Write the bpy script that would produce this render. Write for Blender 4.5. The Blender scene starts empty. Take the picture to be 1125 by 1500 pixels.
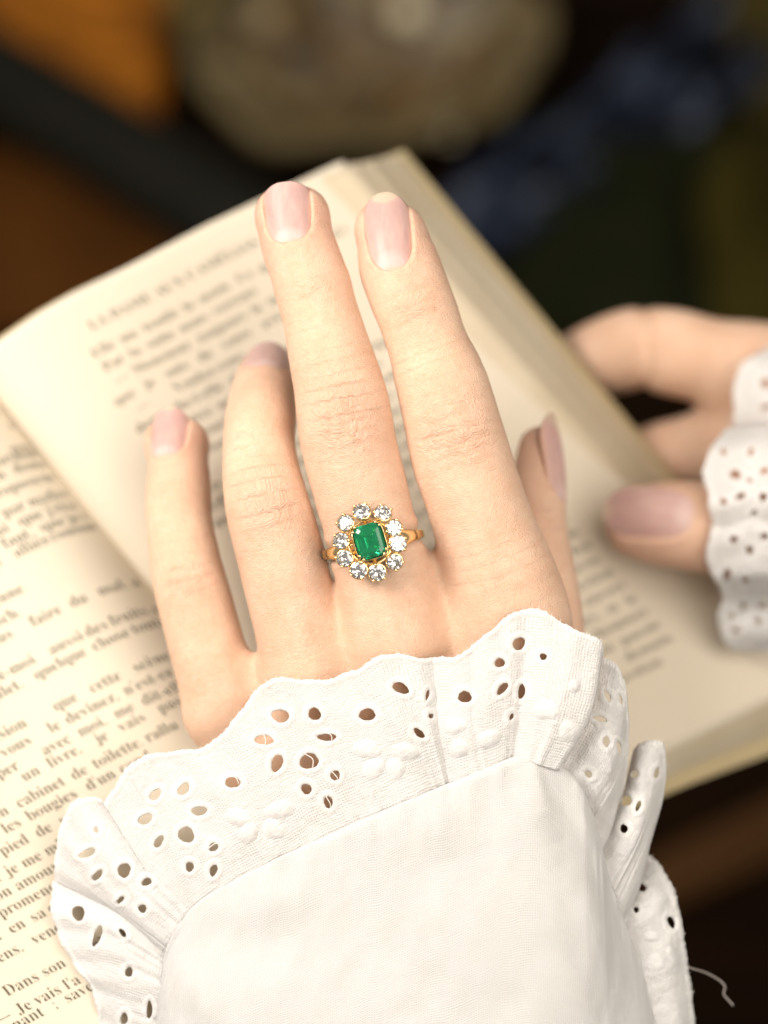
import bpy, bmesh, math, random
import numpy as np
from mathutils import Vector, Matrix
from mathutils.bvhtree import BVHTree

random.seed(7); RNG = np.random.default_rng(7)
SC = bpy.context.scene
COL = SC.collection
R_ = math.radians

# ------------------------------------------------------------------ camera, light, exposure
PITCH = R_(55.0)            # looking down at the lap
CAM = Vector((0, 0, 0.72))
RIGHT = Vector((1, 0, 0)); FWD = Vector((0, math.cos(PITCH), -math.sin(PITCH))); UP = Vector((0, math.sin(PITCH), math.cos(PITCH)))
FPX = 3465.0; FOC = 45.0    # focal length in photo pixels, focus distance in cm
cam_d = bpy.data.cameras.new('camera'); cam = bpy.data.objects.new('camera', cam_d); COL.objects.link(cam)
cam.location = CAM; cam.rotation_euler = (math.pi/2 - PITCH, 0, 0)
cam_d.sensor_fit = 'VERTICAL'; cam_d.sensor_height = 24; cam_d.lens = FPX/1500*24
cam_d.clip_start = 0.02; cam_d.clip_end = 20
cam_d.dof.use_dof = True; cam_d.dof.focus_distance = (FOC - 0.15)/100; cam_d.dof.aperture_fstop = cam_d.lens/18.5
SC.camera = cam
world = bpy.data.worlds.new('World'); SC.world = world; world.use_nodes = True
bg = world.node_tree.nodes['Background']; bg.inputs[0].default_value = (1.0, 0.93, 0.84, 1); bg.inputs[1].default_value = 0.25

def C(X, Y, Z):             # hand space (cm; x right, y up, z towards the lens, 0 = focus plane) -> world metres
    return CAM + (RIGHT*X + UP*Y + FWD*(FOC - Z))*0.01
ORI = C(0, 0, 0)
CB = np.array([list(RIGHT), list(UP), list(-FWD)])
def Cn(A): return np.asarray(A, float) @ CB*0.01 + np.array(ORI)
def U(px, py, z=0.0):       # photo pixel and height above the focus plane -> hand space
    d = FOC - z
    return ((px - 562.5)*d/FPX, (750 - py)*d/FPX, z)
def PPC(z=0): return FPX/(FOC - z)

def area(name, pos, target, size, power, col):
    l = bpy.data.lights.new(name, 'AREA'); l.shape = 'DISK'; l.size = size; l.energy = power; l.color = col
    o = bpy.data.objects.new(name, l); COL.objects.link(o)
    p = C(*pos); t = C(*target); o.location = p
    o.rotation_euler = (t - p).to_track_quat('-Z', 'Y').to_euler(); return o
area('key_lamp', (-35, 20, 34), (0, 0, 0), 0.30, 4.3, (1.0, 0.94, 0.865))
area('fill_lamp', (26, 8, 46), (5, 0, -4), 0.55, 3.0, (1.0, 0.93, 0.83))
vs = SC.view_settings; vs.view_transform = 'Standard'; vs.look = 'None'; vs.exposure = 0.02; vs.gamma = 1.0; vs.use_curve_mapping = False
cy = SC.cycles; cy.use_denoising = True; cy.max_bounces = 8; cy.transmission_bounces = 8; cy.diffuse_bounces = 3; cy.glossy_bounces = 4; cy.use_adaptive_sampling = True; cy.adaptive_threshold = 0.05; cy.caustics_reflective = False; cy.caustics_refractive = False
cy.sample_clamp_indirect = 6.0

# ------------------------------------------------------------------ helpers
def obj(name, data, mat=None, parent=None, **kw):
    o = bpy.data.objects.new(name, data); COL.objects.link(o)
    if mat is not None and data is not None: data.materials.append(mat)
    if parent is not None: o.parent = parent; o.matrix_parent_inverse = parent.matrix_world.inverted()
    for k, v in kw.items(): o[k] = v
    return o
def empty(name, loc, **kw):
    o = obj(name, None, **kw); o.location = loc; o.empty_display_size = 0.02; bpy.context.view_layer.update(); return o
def mesh(name, V, F, smooth=True):
    me = bpy.data.meshes.new(name)
    V = np.asarray(V, np.float32).reshape(-1, 3)
    if isinstance(F, np.ndarray):
        n, k = F.shape
        me.vertices.add(len(V)); me.vertices.foreach_set('co', V.ravel())
        me.loops.add(n*k); me.loops.foreach_set('vertex_index', F.astype(np.int32).ravel())
        me.polygons.add(n); me.polygons.foreach_set('loop_start', np.arange(0, n*k, k, dtype=np.int32))
        me.update(calc_edges=True); me.validate()
    else:
        me.from_pydata([tuple(v) for v in V.tolist()], [], F); me.update()
    if smooth: me.polygons.foreach_set('use_smooth', [True]*len(me.polygons))
    return me
def attr(me, name, arr):
    arr = np.asarray(arr, np.float32)
    if arr.ndim == 1:
        a = me.attributes.new(name, 'FLOAT', 'POINT'); a.data.foreach_set('value', arr)
    else:
        a = me.attributes.new(name, 'FLOAT_VECTOR', 'POINT'); a.data.foreach_set('vector', arr.ravel())
def grid_faces(nu, nv, closed=False):
    i = np.arange(nu if closed else nu - 1)[:, None]; j = np.arange(nv - 1)[None, :]
    i2 = (i + 1) % nu
    f = np.stack([i*nv + j, i2*nv + j, i2*nv + j + 1, i*nv + j + 1], -1)
    return f.reshape(-1, 4)
def catmull(P, t):          # P (n,k), t in 0..1 by chord length
    P = np.asarray(P, float); n = len(P)
    d = np.r_[0, np.cumsum(np.maximum(np.linalg.norm(np.diff(P[:, :2], axis=0), axis=1), 1e-6)**0.7)]; d /= d[-1]
    m = np.zeros_like(P)
    m[1:-1] = (P[2:] - P[:-2])/(d[2:] - d[:-2])[:, None]
    m[0] = (P[1] - P[0])/(d[1] - d[0]); m[-1] = (P[-1] - P[-2])/(d[-1] - d[-2])
    k = np.clip(np.searchsorted(d, t, 'right') - 1, 0, n - 2); h = (d[k + 1] - d[k]); x = ((t - d[k])/h)[:, None]; h = h[:, None]
    return ((2*x**3 - 3*x**2 + 1)*P[k] + (x**3 - 2*x**2 + x)*h*m[k] + (-2*x**3 + 3*x**2)*P[k + 1] + (x**3 - x**2)*h*m[k + 1])
_NT = RNG.random((64, 64))
def noise2(x, y):
    xi = np.floor(x).astype(int); yi = np.floor(y).astype(int); fx = x - xi; fy = y - yi
    fx = fx*fx*(3 - 2*fx); fy = fy*fy*(3 - 2*fy); g = lambda a, b: _NT[a % 64, b % 64]
    return (g(xi, yi)*(1 - fx) + g(xi + 1, yi)*fx)*(1 - fy) + (g(xi, yi + 1)*(1 - fx) + g(xi + 1, yi + 1)*fx)*fy - 0.5

# ------------------------------------------------------------------ materials
class NT:
    def __init__(s, name):
        s.m = bpy.data.materials.new(name); s.m.use_nodes = True; s.t = s.m.node_tree; s.b = s.t.nodes['Principled BSDF']; s.out = s.t.nodes['Material Output']
    def n(s, typ, ins=None, **props):
        nd = s.t.nodes.new(typ)
        for k, v in props.items(): setattr(nd, k, v)
        for k, v in (ins or {}).items(): s.set(nd.inputs[k], v)
        return nd
    def set(s, sock, v):
        if hasattr(v, 'links') or isinstance(v, bpy.types.NodeSocket): s.t.links.new(v, sock)
        else: sock.default_value = v
    def p(s, **kw):
        for k, v in kw.items(): s.set(s.b.inputs[k.replace('_', ' ')], v)
    def math(s, op, a, b=0.0, c=None, clamp=False):
        nd = s.n('ShaderNodeMath', {0: a, 1: b}, operation=op, use_clamp=clamp)
        if c is not None: s.set(nd.inputs[2], c)
        return nd.outputs[0]
    def mix(s, f, a, b, blend='MIX'):
        nd = s.n('ShaderNodeMix', data_type='RGBA', blend_type=blend); s.set(nd.inputs[0], f); s.set(nd.inputs[6], a); s.set(nd.inputs[7], b); return nd.outputs[2]
    def noise(s, vec, scale, detail=2, rough=0.5, dist=0.0):
        nd = s.n('ShaderNodeTexNoise', {'Scale': scale, 'Detail': detail, 'Roughness': rough, 'Distortion': dist}); s.set(nd.inputs['Vector'], vec); return nd.outputs['Fac']
    def attr(s, name): return s.n('ShaderNodeAttribute', attribute_name=name)
    def ramp(s, f, stops):
        nd = s.n('ShaderNodeValToRGB'); s.set(nd.inputs[0], f); e = nd.color_ramp.elements
        while len(e) < len(stops): e.new(0.5)
        for q, (p, c) in zip(e, stops): q.position = p; q.color = c
        return nd.outputs[0]
    def rng(s, v, a, b, c=0.0, d=1.0):
        nd = s.n('ShaderNodeMapRange', {1: a, 2: b, 3: c, 4: d}); s.set(nd.inputs[0], v); return nd.outputs[0]
    def vmul(s, v, xyz): 
        nd = s.n('ShaderNodeVectorMath', operation='MULTIPLY'); s.set(nd.inputs[0], v); nd.inputs[1].default_value = xyz; return nd.outputs[0]
    def bump(s, h, dist, strength=1.0, normal=None):
        nd = s.n('ShaderNodeBump', {'Strength': strength, 'Distance': dist}); s.set(nd.inputs['Height'], h)
        if normal is not None: s.set(nd.inputs['Normal'], normal)
        return nd.outputs[0]
def rgb(r, g, b): return (r, g, b, 1)

def skin_material():
    m = NT('skin')
    fc = m.attr('fc').outputs['Vector']; kn = m.attr('kn').outputs['Fac']; hp = m.attr('hp').outputs['Vector']; tip = m.attr('tp').outputs['Fac']; fm = m.attr('fm').outputs['Fac']
    # colour: pale skin with faint blotches, pinker joints and tips
    n1 = m.noise(hp, 1.3, 2); n2 = m.noise(hp, 7.0, 2, 0.6)
    base = m.mix(m.rng(n1, 0.35, 0.68), rgb(0.75, 0.51, 0.365), rgb(0.70, 0.45, 0.31))
    base = m.mix(m.math('MULTIPLY', m.rng(n2, 0.42, 0.72), 0.34), base, rgb(0.65, 0.37, 0.245))
    base = m.mix(m.math('MULTIPLY', kn, 0.28), base, rgb(0.70, 0.36, 0.26))
    base = m.mix(m.math('MULTIPLY', tip, 0.40), base, rgb(0.70, 0.38, 0.29))
    # relief: network of joint creases, transverse lines, fine pores
    warp = m.n('ShaderNodeTexNoise', {'Scale': 2.6, 'Detail': 1.0}); m.set(warp.inputs['Vector'], fc)
    wv = m.n('ShaderNodeVectorMath', operation='MULTIPLY_ADD'); m.set(wv.inputs[0], warp.outputs['Color']); wv.inputs[1].default_value = (0.75, 0.55, 0); m.set(wv.inputs[2], fc)
    v1 = m.n('ShaderNodeTexVoronoi', {'Scale': 1.0, 'Randomness': 1.0}, feature='DISTANCE_TO_EDGE'); m.set(v1.inputs['Vector'], m.vmul(wv.outputs[0], (3.4, 6.0, 1)))
    c1 = m.rng(v1.outputs['Distance'], 0.0, 0.17)
    v2 = m.n('ShaderNodeTexVoronoi', {'Scale': 1.0, 'Randomness': 1.0}, feature='DISTANCE_TO_EDGE'); m.set(v2.inputs['Vector'], m.vmul(wv.outputs[0], (11, 17, 1)))
    c2 = m.rng(v2.outputs['Distance'], 0.0, 0.25)
    v3 = m.n('ShaderNodeTexVoronoi', {'Scale': 26.0, 'Randomness': 1.0}, feature='DISTANCE_TO_EDGE'); m.set(v3.inputs['Vector'], m.vmul(hp, (1, 0.8, 1)))
    c3 = m.rng(v3.outputs['Distance'], 0.0, 0.35)
    wl = m.noise(m.vmul(wv.outputs[0], (2.0, 15, 1)), 1.0, 3, 0.6)
    kx = m.math('POWER', kn, 1.2)
    h = m.math('MULTIPLY', m.math('MULTIPLY', c1, kx), 0.30)
    h = m.math('ADD', h, m.math('MULTIPLY', m.math('MULTIPLY', c2, m.math('ADD', kx, 0.42)), 0.27))
    h = m.math('ADD', h, m.math('MULTIPLY', m.math('MULTIPLY', wl, m.math('ADD', m.math('MULTIPLY', kn, 0.6), 0.45)), 0.8))
    h = m.math('MULTIPLY', h, fm)
    h = m.math('ADD', h, m.math('MULTIPLY', c3, 0.27))
    h = m.math('ADD', h, m.math('MULTIPLY', m.noise(hp, 5.0, 2, 0.6), 0.45))
    nm = m.bump(h, 0.00030, 0.9)
    crease = m.math('MULTIPLY', m.math('SUBTRACT', 1.0, c1), m.math('MULTIPLY', kx, 0.20))
    base = m.mix(crease, base, rgb(0.58, 0.30, 0.20))
    m.p(Base_Color=base, Roughness=0.46, Normal=nm)
    m.p(Specular_IOR_Level=0.36, Subsurface_Weight=0.25, Subsurface_Radius=(1.0, 0.45, 0.26), Subsurface_Scale=0.0022)
    return m.m
def nail_material():
    m = NT('nail'); c = m.attr('nc').outputs['Vector']      # x across -1..1, y 0 cuticle..1 free edge, z tip start
    sx = m.n('ShaderNodeSeparateXYZ'); m.set(sx.inputs[0], c); x, y, fe = sx.outputs[0], sx.outputs[1], sx.outputs[2]
    lun = m.math('SUBTRACT', y, m.math('MULTIPLY', m.math('MULTIPLY', x, x), -0.16))
    lunf = m.rng(lun, 0.15, 0.27, 1.0, 0.0)
    col = m.mix(m.rng(m.noise(c, 3.0, 2), 0.3, 0.7), rgb(0.60, 0.39, 0.345), rgb(0.53, 0.325, 0.295))
    col = m.mix(m.math('MULTIPLY', lunf, 0.55), col, rgb(0.70, 0.53, 0.49))
    arc = m.math('ADD', y, m.math('MULTIPLY', m.math('MULTIPLY', x, x), -0.10))
    free = m.n('ShaderNodeMapRange', {1: 0.0, 2: 0.035, 3: 0.0, 4: 1.0}); m.set(free.inputs[0], m.math('SUBTRACT', arc, fe))
    col = m.mix(free.outputs[0], col, rgb(0.60, 0.46, 0.35))
    edge = m.math('MAXIMUM', m.rng(m.math('ABSOLUTE', x), 0.80, 1.0), m.rng(y, 0.07, 0.0)); edge = m.math('MULTIPLY', edge, m.rng(y, 0.9, 0.75))
    col = m.mix(m.math('MULTIPLY', edge, 0.75), col, rgb(0.70, 0.43, 0.31))
    st = m.noise(m.vmul(c, (14, 0.6, 1)), 1.0, 2)
    m.p(Base_Color=col, Roughness=0.40, Normal=m.bump(st, 0.00007, 0.6), Subsurface_Weight=0.3, Subsurface_Radius=(1, 0.5, 0.4), Subsurface_Scale=0.0015, Specular_IOR_Level=0.26)
    return m.m
def cotton_material(name, scale, open_weave):
    m = NT(name); uv = m.attr('cuv').outputs['Vector']
    wq = m.n('ShaderNodeVectorMath', operation='MULTIPLY_ADD'); nz = m.n('ShaderNodeTexNoise', {'Scale': 2.6, 'Detail': 1.5}); m.set(nz.inputs['Vector'], uv)
    m.set(wq.inputs[0], nz.outputs['Color']); wq.inputs[1].default_value = (0.10, 0.10, 0); m.set(wq.inputs[2], uv)
    wa = m.n('ShaderNodeTexWave', {'Scale': scale, 'Distortion': 0.0}, bands_direction='X'); m.set(wa.inputs['Vector'], wq.outputs[0])
    wb = m.n('ShaderNodeTexWave', {'Scale': scale, 'Distortion': 0.0}, bands_direction='Y'); m.set(wb.inputs['Vector'], wq.outputs[0])
    wv = m.math('MAXIMUM', wa.outputs['Fac'], wb.outputs['Fac'])
    em = m.attr('em').outputs['Fac']                        # embroidered places: smooth satin stitch
    wv2 = m.math('MULTIPLY', wv, m.math('SUBTRACT', 1.0, em))
    slub = m.noise(m.vmul(uv, (3, 26, 1)), 1.0, 1)
    h = m.math('ADD', wv2, m.math('MULTIPLY', slub, 0.5))
    h = m.math('ADD', h, m.math('MULTIPLY', m.noise(uv, 38, 2), m.math('MULTIPLY', em, 0.9)))
    col = m.mix(m.rng(m.noise(uv, 1.4, 3), 0.3, 0.7), rgb(0.88, 0.88, 0.875), rgb(0.86, 0.85, 0.835))
    gap = m.math('MULTIPLY', m.math('MULTIPLY', m.rng(wv, 0.10, 0.42, 1.0, 0.0), m.math('SUBTRACT', 1.0, em)), m.rng(m.noise(uv, 0.9, 2), 0.30, 0.65, 0.35, 1.0))
    col = m.mix(m.math('MULTIPLY', gap, 0.40 if scale < 6 else 0.26), col, rgb(0.50, 0.42, 0.36))  # thread gaps darkened in the colour for the shadow between threads
    m.p(Base_Color=col, Roughness=0.85, Normal=m.bump(h, 0.00017 if scale > 6 else 0.00018, 0.7), Specular_IOR_Level=0.15, Sheen_Weight=0.15)
    tr = m.n('ShaderNodeBsdfTranslucent', {'Color': rgb(0.82, 0.74, 0.66)})
    mx = m.n('ShaderNodeMixShader', {0: 0.32}); m.set(mx.inputs[1], m.b.outputs[0]); m.set(mx.inputs[2], tr.outputs[0])
    sh = mx.outputs[0]
    if open_weave:                                          # loose scrim: pin holes between the threads
        hole = m.math('MULTIPLY', m.math('LESS_THAN', wv, 0.20), m.math('SUBTRACT', 1.0, em))
        hole = m.math('MULTIPLY', hole, m.rng(m.noise(uv, 1.2, 2), 0.40, 0.60))
        tp = m.n('ShaderNodeBsdfTransparent'); m2 = m.n('ShaderNodeMixShader'); m.set(m2.inputs[0], hole); m.set(m2.inputs[1], sh); m.set(m2.inputs[2], tp.outputs[0]); sh = m2.outputs[0]
    m.set(m.out.inputs[0], sh)
    return m.m
def paper_material(name, c1, c2, trans=0.26):
    m = NT(name); tc = m.n('ShaderNodeTexCoord').outputs['Object']
    col = m.mix(m.rng(m.noise(tc, 26, 4), 0.3, 0.7), rgb(*c1), rgb(*c2))
    m.p(Base_Color=col, Roughness=0.8, Specular_IOR_Level=0.2, Normal=m.bump(m.noise(tc, 900, 3), 0.00006, 0.5))
    tr = m.n('ShaderNodeBsdfTranslucent', {'Color': rgb(0.85, 0.66, 0.40)})
    mx = m.n('ShaderNodeMixShader', {0: trans}); m.set(mx.inputs[1], m.b.outputs[0]); m.set(mx.inputs[2], tr.outputs[0]); m.set(m.out.inputs[0], mx.outputs[0])
    return m.m
def simple(name, col, rough=0.6, var=0.0, scale=20.0, bumpd=0.0, **kw):
    if 'Metallic' not in kw: kw.setdefault('Specular_IOR_Level', 0.1)
    m = NT(name); tc = m.n('ShaderNodeTexCoord').outputs['Object']
    c2 = tuple(max(0, x*(1 - var)) for x in col)
    m.p(Base_Color=m.mix(m.noise(tc, scale, 4, 0.6), rgb(*col), rgb(*c2)), Roughness=rough, **kw)
    if bumpd: m.p(Normal=m.bump(m.noise(tc, scale*3, 3), bumpd))
    return m.m
M_SKIN = skin_material(); M_NAIL = nail_material()
M_SLEEVE = cotton_material('white_cotton', 6.8, False); M_EYELET = cotton_material('eyelet_cotton', 5.6, False)
M_PAPER = paper_material('aged_paper', (0.86, 0.785, 0.65), (0.84, 0.755, 0.61)); M_LEAF = paper_material('leaf_edge_paper', (0.83, 0.74, 0.58), (0.66, 0.55, 0.38))
M_COVER = simple('cover_card', (0.60, 0.48, 0.28), 0.6, 0.2, 30)
M_INK = simple('ink', (0.12, 0.10, 0.06), 0.8, 0.3, 300)
M_GOLD = simple('gold', (1.0, 0.77, 0.41), 0.18, 0.05, 200, 0.0, Metallic=1.0)
M_THREAD = simple('thread', (0.78, 0.72, 0.66), 0.9); M_STRAY = simple('stray_thread', (0.34, 0.30, 0.27), 0.9)
def gem(name, col, ior, rough, alpha_diffuse):
    m = NT(name); m.p(Base_Color=rgb(*col), Roughness=rough, IOR=ior, Transmission_Weight=alpha_diffuse, Specular_IOR_Level=0.6); return m
g = gem('diamond', (0.99, 0.985, 0.98), 2.4, 0.0, 0.93); M_DIAM = g.m
g = gem('emerald', (0.02, 0.42, 0.17), 1.58, 0.03, 0.72)
tc = g.n('ShaderNodeTexCoord').outputs['Object']
g.p(Base_Color=g.mix(g.rng(g.noise(tc, 420, 4, 0.7), 0.35, 0.75), rgb(0.006, 0.36, 0.13), rgb(0.04, 0.52, 0.23))); M_EMER = g.m

# ------------------------------------------------------------------ the table and what lies far below
def tab(px, py, h=0.0):     # photo pixel -> point on the table at height h (m)
    d = RIGHT*((px - 562.5)/FPX) + UP*((750 - py)/FPX) + FWD
    return CAM + d*((h - CAM.z)/d.z)
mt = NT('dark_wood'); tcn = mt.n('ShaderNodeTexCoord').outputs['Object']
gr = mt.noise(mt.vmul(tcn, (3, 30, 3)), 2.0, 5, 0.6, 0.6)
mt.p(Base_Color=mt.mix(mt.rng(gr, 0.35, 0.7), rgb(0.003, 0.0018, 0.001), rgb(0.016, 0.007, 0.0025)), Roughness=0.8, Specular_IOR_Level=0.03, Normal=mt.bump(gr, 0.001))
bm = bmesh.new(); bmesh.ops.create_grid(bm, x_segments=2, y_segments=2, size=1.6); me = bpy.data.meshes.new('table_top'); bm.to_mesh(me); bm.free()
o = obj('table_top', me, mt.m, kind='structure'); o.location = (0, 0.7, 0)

def tube_mesh(name, P, r, seg=10, cap=True):
    P = np.asarray(P, float); n = len(P); r = np.broadcast_to(r, n); T = np.gradient(P, axis=0); T /= np.linalg.norm(T, axis=1)[:, None]
    up = np.array([0.31, 0.2, 0.93]); V = []
    for p, t, q in zip(P, T, r):
        a = np.cross(t, up); a /= np.linalg.norm(a); b = np.cross(t, a)
        V += [p + q*(math.cos(w)*a + math.sin(w)*b) for w in np.linspace(0, 2*math.pi, seg, endpoint=False)]
    F = [(i*seg + j, i*seg + (j + 1) % seg, (i + 1)*seg + (j + 1) % seg, (i + 1)*seg + j) for i in range(n - 1) for j in range(seg)]
    if cap: F += [tuple(range(seg))[::-1], tuple((n - 1)*seg + j for j in range(seg))]
    return mesh(name, V, F)

def build_background():
    # pearly shell dish
    ms = NT('mother_of_pearl'); tc = ms.n('ShaderNodeTexCoord').outputs['Object']
    n1 = ms.noise(ms.vmul(tc, (1, 2.2, 1)), 17, 4, 0.6, 2.2)
    col = ms.ramp(n1, [(0.36, rgb(0.010, 0.010, 0.008)), (0.44, rgb(0.085, 0.058, 0.024)), (0.50, rgb(0.19, 0.10, 0.024)), (0.55, rgb(0.05, 0.055, 0.048)), (0.64, rgb(0.42, 0.31, 0.13))])
    ms.p(Base_Color=col, Roughness=0.34, Specular_IOR_Level=0.35, Normal=ms.bump(n1, 0.003))
    c = tab(545, 118, 0.02); nu, nv = 64, 14; V = []
    e1 = tab(785, 100, 0.02) - c; e2 = tab(545, -14, 0.02) - c; ax, ay = e1.length, e2.length*0.98
    for i in range(nu):
        a = 2*math.pi*i/nu; rr = 1 + 0.05*math.sin(2*a + 0.6) + 0.03*math.sin(5*a)
        for j in range(nv):
            q = j/(nv - 1); V.append((ax*rr*q*math.cos(a), ay*rr*q*math.sin(a), 0.035*q**2.2 + 0.003*math.sin(9*a)*q))
    F = grid_faces(nu, nv, True); me = mesh('shell', V, F)
    o = obj('shell_dish', me, ms.m, label='iridescent brown and grey shell dish on the dark table beyond the book', category='shell')
    o.location = (c.x, c.y, 0.004); o.rotation_euler.z = R_(8); bpy.context.view_layer.update()
    rim = [Vector(V[(i % nu)*nv + nv - 1]) for i in range(nu + 1)]; rm = obj('rim', tube_mesh('rim', [list(o.matrix_world @ p) for p in rim], 0.0045, 8, False), simple('shell_rim', (0.20, 0.15, 0.07), 0.5, 0.6, 30), o)
    sm = o.modifiers.new('s', 'SOLIDIFY'); sm.thickness = 0.004
    for k, (px, py, s) in enumerate([(595, 18, 0.007), (655, 193, 0.0045)]):  # pale blobs added in place of the highlights on the dish
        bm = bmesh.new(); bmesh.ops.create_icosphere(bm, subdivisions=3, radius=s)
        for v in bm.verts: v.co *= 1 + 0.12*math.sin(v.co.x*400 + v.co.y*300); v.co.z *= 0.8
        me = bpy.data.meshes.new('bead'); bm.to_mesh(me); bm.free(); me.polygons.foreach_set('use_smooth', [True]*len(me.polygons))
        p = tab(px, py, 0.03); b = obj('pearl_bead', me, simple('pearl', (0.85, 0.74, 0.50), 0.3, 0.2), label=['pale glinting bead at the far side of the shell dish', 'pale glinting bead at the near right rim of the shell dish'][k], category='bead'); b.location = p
    # amber coloured wooden case with a rounded lid edge, two parts show either side of the dark bar
    mw = NT('amber_wood'); tc = mw.n('ShaderNodeTexCoord').outputs['Object']; gr = mw.noise(mw.vmul(tc, (12, 22, 12)), 2.0, 4, 0.6, 1.2)
    mw.p(Base_Color=mw.mix(mw.rng(gr, 0.3, 0.7), rgb(0.56, 0.19, 0.015), rgb(0.05, 0.013, 0.002)), Roughness=0.6, Specular_IOR_Level=0.1)
    def slab(name, pts, z0, z1, mat, bev=0.004, **kw):
        bm = bmesh.new(); vs = [bm.verts.new((p.x, p.y, z0)) for p in pts]; f = bm.faces.new(vs)
        r = bmesh.ops.extrude_face_region(bm, geom=[f]); bmesh.ops.translate(bm, verts=[v for v in r['geom'] if isinstance(v, bmesh.types.BMVert)], vec=(0, 0, z1 - z0))
        bmesh.ops.recalc_face_normals(bm, faces=bm.faces); bmesh.ops.bevel(bm, geom=[e for e in bm.edges], offset=bev, segments=3, affect='EDGES')
        me = bpy.data.meshes.new(name); bm.to_mesh(me); bm.free(); return obj(name, me, mat, **kw)
    slab('wooden_case', [tab(-260, -60, .03), tab(238, -60, .03), tab(235, 110, .03), tab(228, 182, .03), tab(-260, 30, .03)], 0.003, 0.03, mw.m, label='amber brown wooden case above the dark bar, upper left', category='case')
    slab('wooden_board', [tab(-260, 150, .012), tab(20, 215, .012), tab(150, 270, .012), tab(330, 345, .012), tab(200, 470, .012), tab(-260, 480, .012)], 0.003, 0.012, simple('walnut', (0.15, 0.052, 0.008), 0.6, 0.95, 26), 0.003, label='walnut brown board below the dark bar, left edge', category='board')
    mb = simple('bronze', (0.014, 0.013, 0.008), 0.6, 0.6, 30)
    P = [tab(x, y, .045) for x, y in [(-160, 20), (0, 120), (120, 190), (220, 250), (330, 320), (430, 380)]]
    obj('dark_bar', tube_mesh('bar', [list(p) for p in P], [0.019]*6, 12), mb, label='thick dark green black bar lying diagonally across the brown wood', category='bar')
    # navy cloth band, folded
    mc = NT('navy_cloth'); tc = mc.n('ShaderNodeTexCoord').outputs['Object']
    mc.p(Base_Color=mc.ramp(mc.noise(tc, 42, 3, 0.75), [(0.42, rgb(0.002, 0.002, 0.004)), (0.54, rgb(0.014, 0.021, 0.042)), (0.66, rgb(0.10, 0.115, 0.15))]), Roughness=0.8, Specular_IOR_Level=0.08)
    nu, nv = 60, 16; V = []
    A = [tab(x, y, .01) for x, y in [(600, 390), (760, 300), (900, 210), (1050, 90), (1090, 20)]]; w = [70, 75, 80, 85, 60]
    Ax = catmull([list(a)[:2] + [q] for a, q in zip(A, w)], np.linspace(0, 1, nu))
    for i in range(nu):
        t = np.array([Ax[min(i + 1, nu - 1), 0] - Ax[max(i - 1, 0), 0], Ax[min(i + 1, nu - 1), 1] - Ax[max(i - 1, 0), 1]]); t /= np.linalg.norm(t); nn = np.array([-t[1], t[0]])
        for j in range(nv):
            q = j/(nv - 1)*2 - 1; p = Ax[i, :2] + nn*q*Ax[i, 2]*0.00027
            V.append((p[0], p[1], 0.006 + 0.014*abs(math.sin(q*5 + i*0.15)) + 0.006*math.sin(i*0.35)**2))
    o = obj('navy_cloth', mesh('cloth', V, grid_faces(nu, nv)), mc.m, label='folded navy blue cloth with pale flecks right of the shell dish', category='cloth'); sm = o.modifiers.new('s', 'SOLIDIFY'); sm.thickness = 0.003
    # rumpled olive and ochre cloths further right
    def heap(name, px, py, rx, ry, h, mat, seed, **kw):
        c = tab(px, py); nu = 40; V = []
        for i in range(nu):
            for j in range(nu):
                x = (i/(nu - 1)*2 - 1); y = (j/(nu - 1)*2 - 1); r = math.hypot(x, y); f = max(0, 1 - r**2)
                n = float(noise2(np.array(x*2.5 + seed), np.array(y*2.5 + seed*3)))
                V.append((x*rx*(1 + .2*n), y*ry*(1 + .2*n), 0.002 + h*f*(0.8 + 1.2*n)))
        o = obj(name, mesh(name, V, grid_faces(nu, nu)), mat, **kw); o.location = (c.x, c.y, 0.002); return o
    heap('green_cloth', 950, 330, .062, .06, .025, simple('moss', (0.012, 0.014, 0.003), 0.85, 0.8, 18), 3, label='crumpled moss green cloth on the table right of the book', category='cloth')
    heap('ochre_cloth', 1115, 350, .032, .06, .03, simple('ochre', (0.055, 0.043, 0.005), 0.85, 0.8, 18), 9, label='crumpled ochre yellow cloth at the right edge', category='cloth')
    heap('ochre_pouch', 1110, 55, .03, .05, .03, simple('ochre2', (0.075, 0.055, 0.012), 0.85, 0.7, 18), 15, label='small ochre pouch in the upper right corner', category='pouch')
    heap('brass_trinket', 250, 12, .022, .02, .03, simple('brass', (0.32, 0.24, 0.08), 0.4, 0.4, 40, Metallic=0.4), 21, label='dull brass trinket between the wooden case and the shell dish', category='trinket')
    slab('leather_strip', [tab(930, 1260, .01), tab(1200, 1130, .01), tab(1260, 1200, .01), tab(960, 1330, .01)], 0.002, 0.01, simple('leather', (0.085, 0.036, 0.010), 0.6, 0.5, 15), 0.003, label='brown leather strip on the table below the book corner', category='leather')
build_background()

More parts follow.
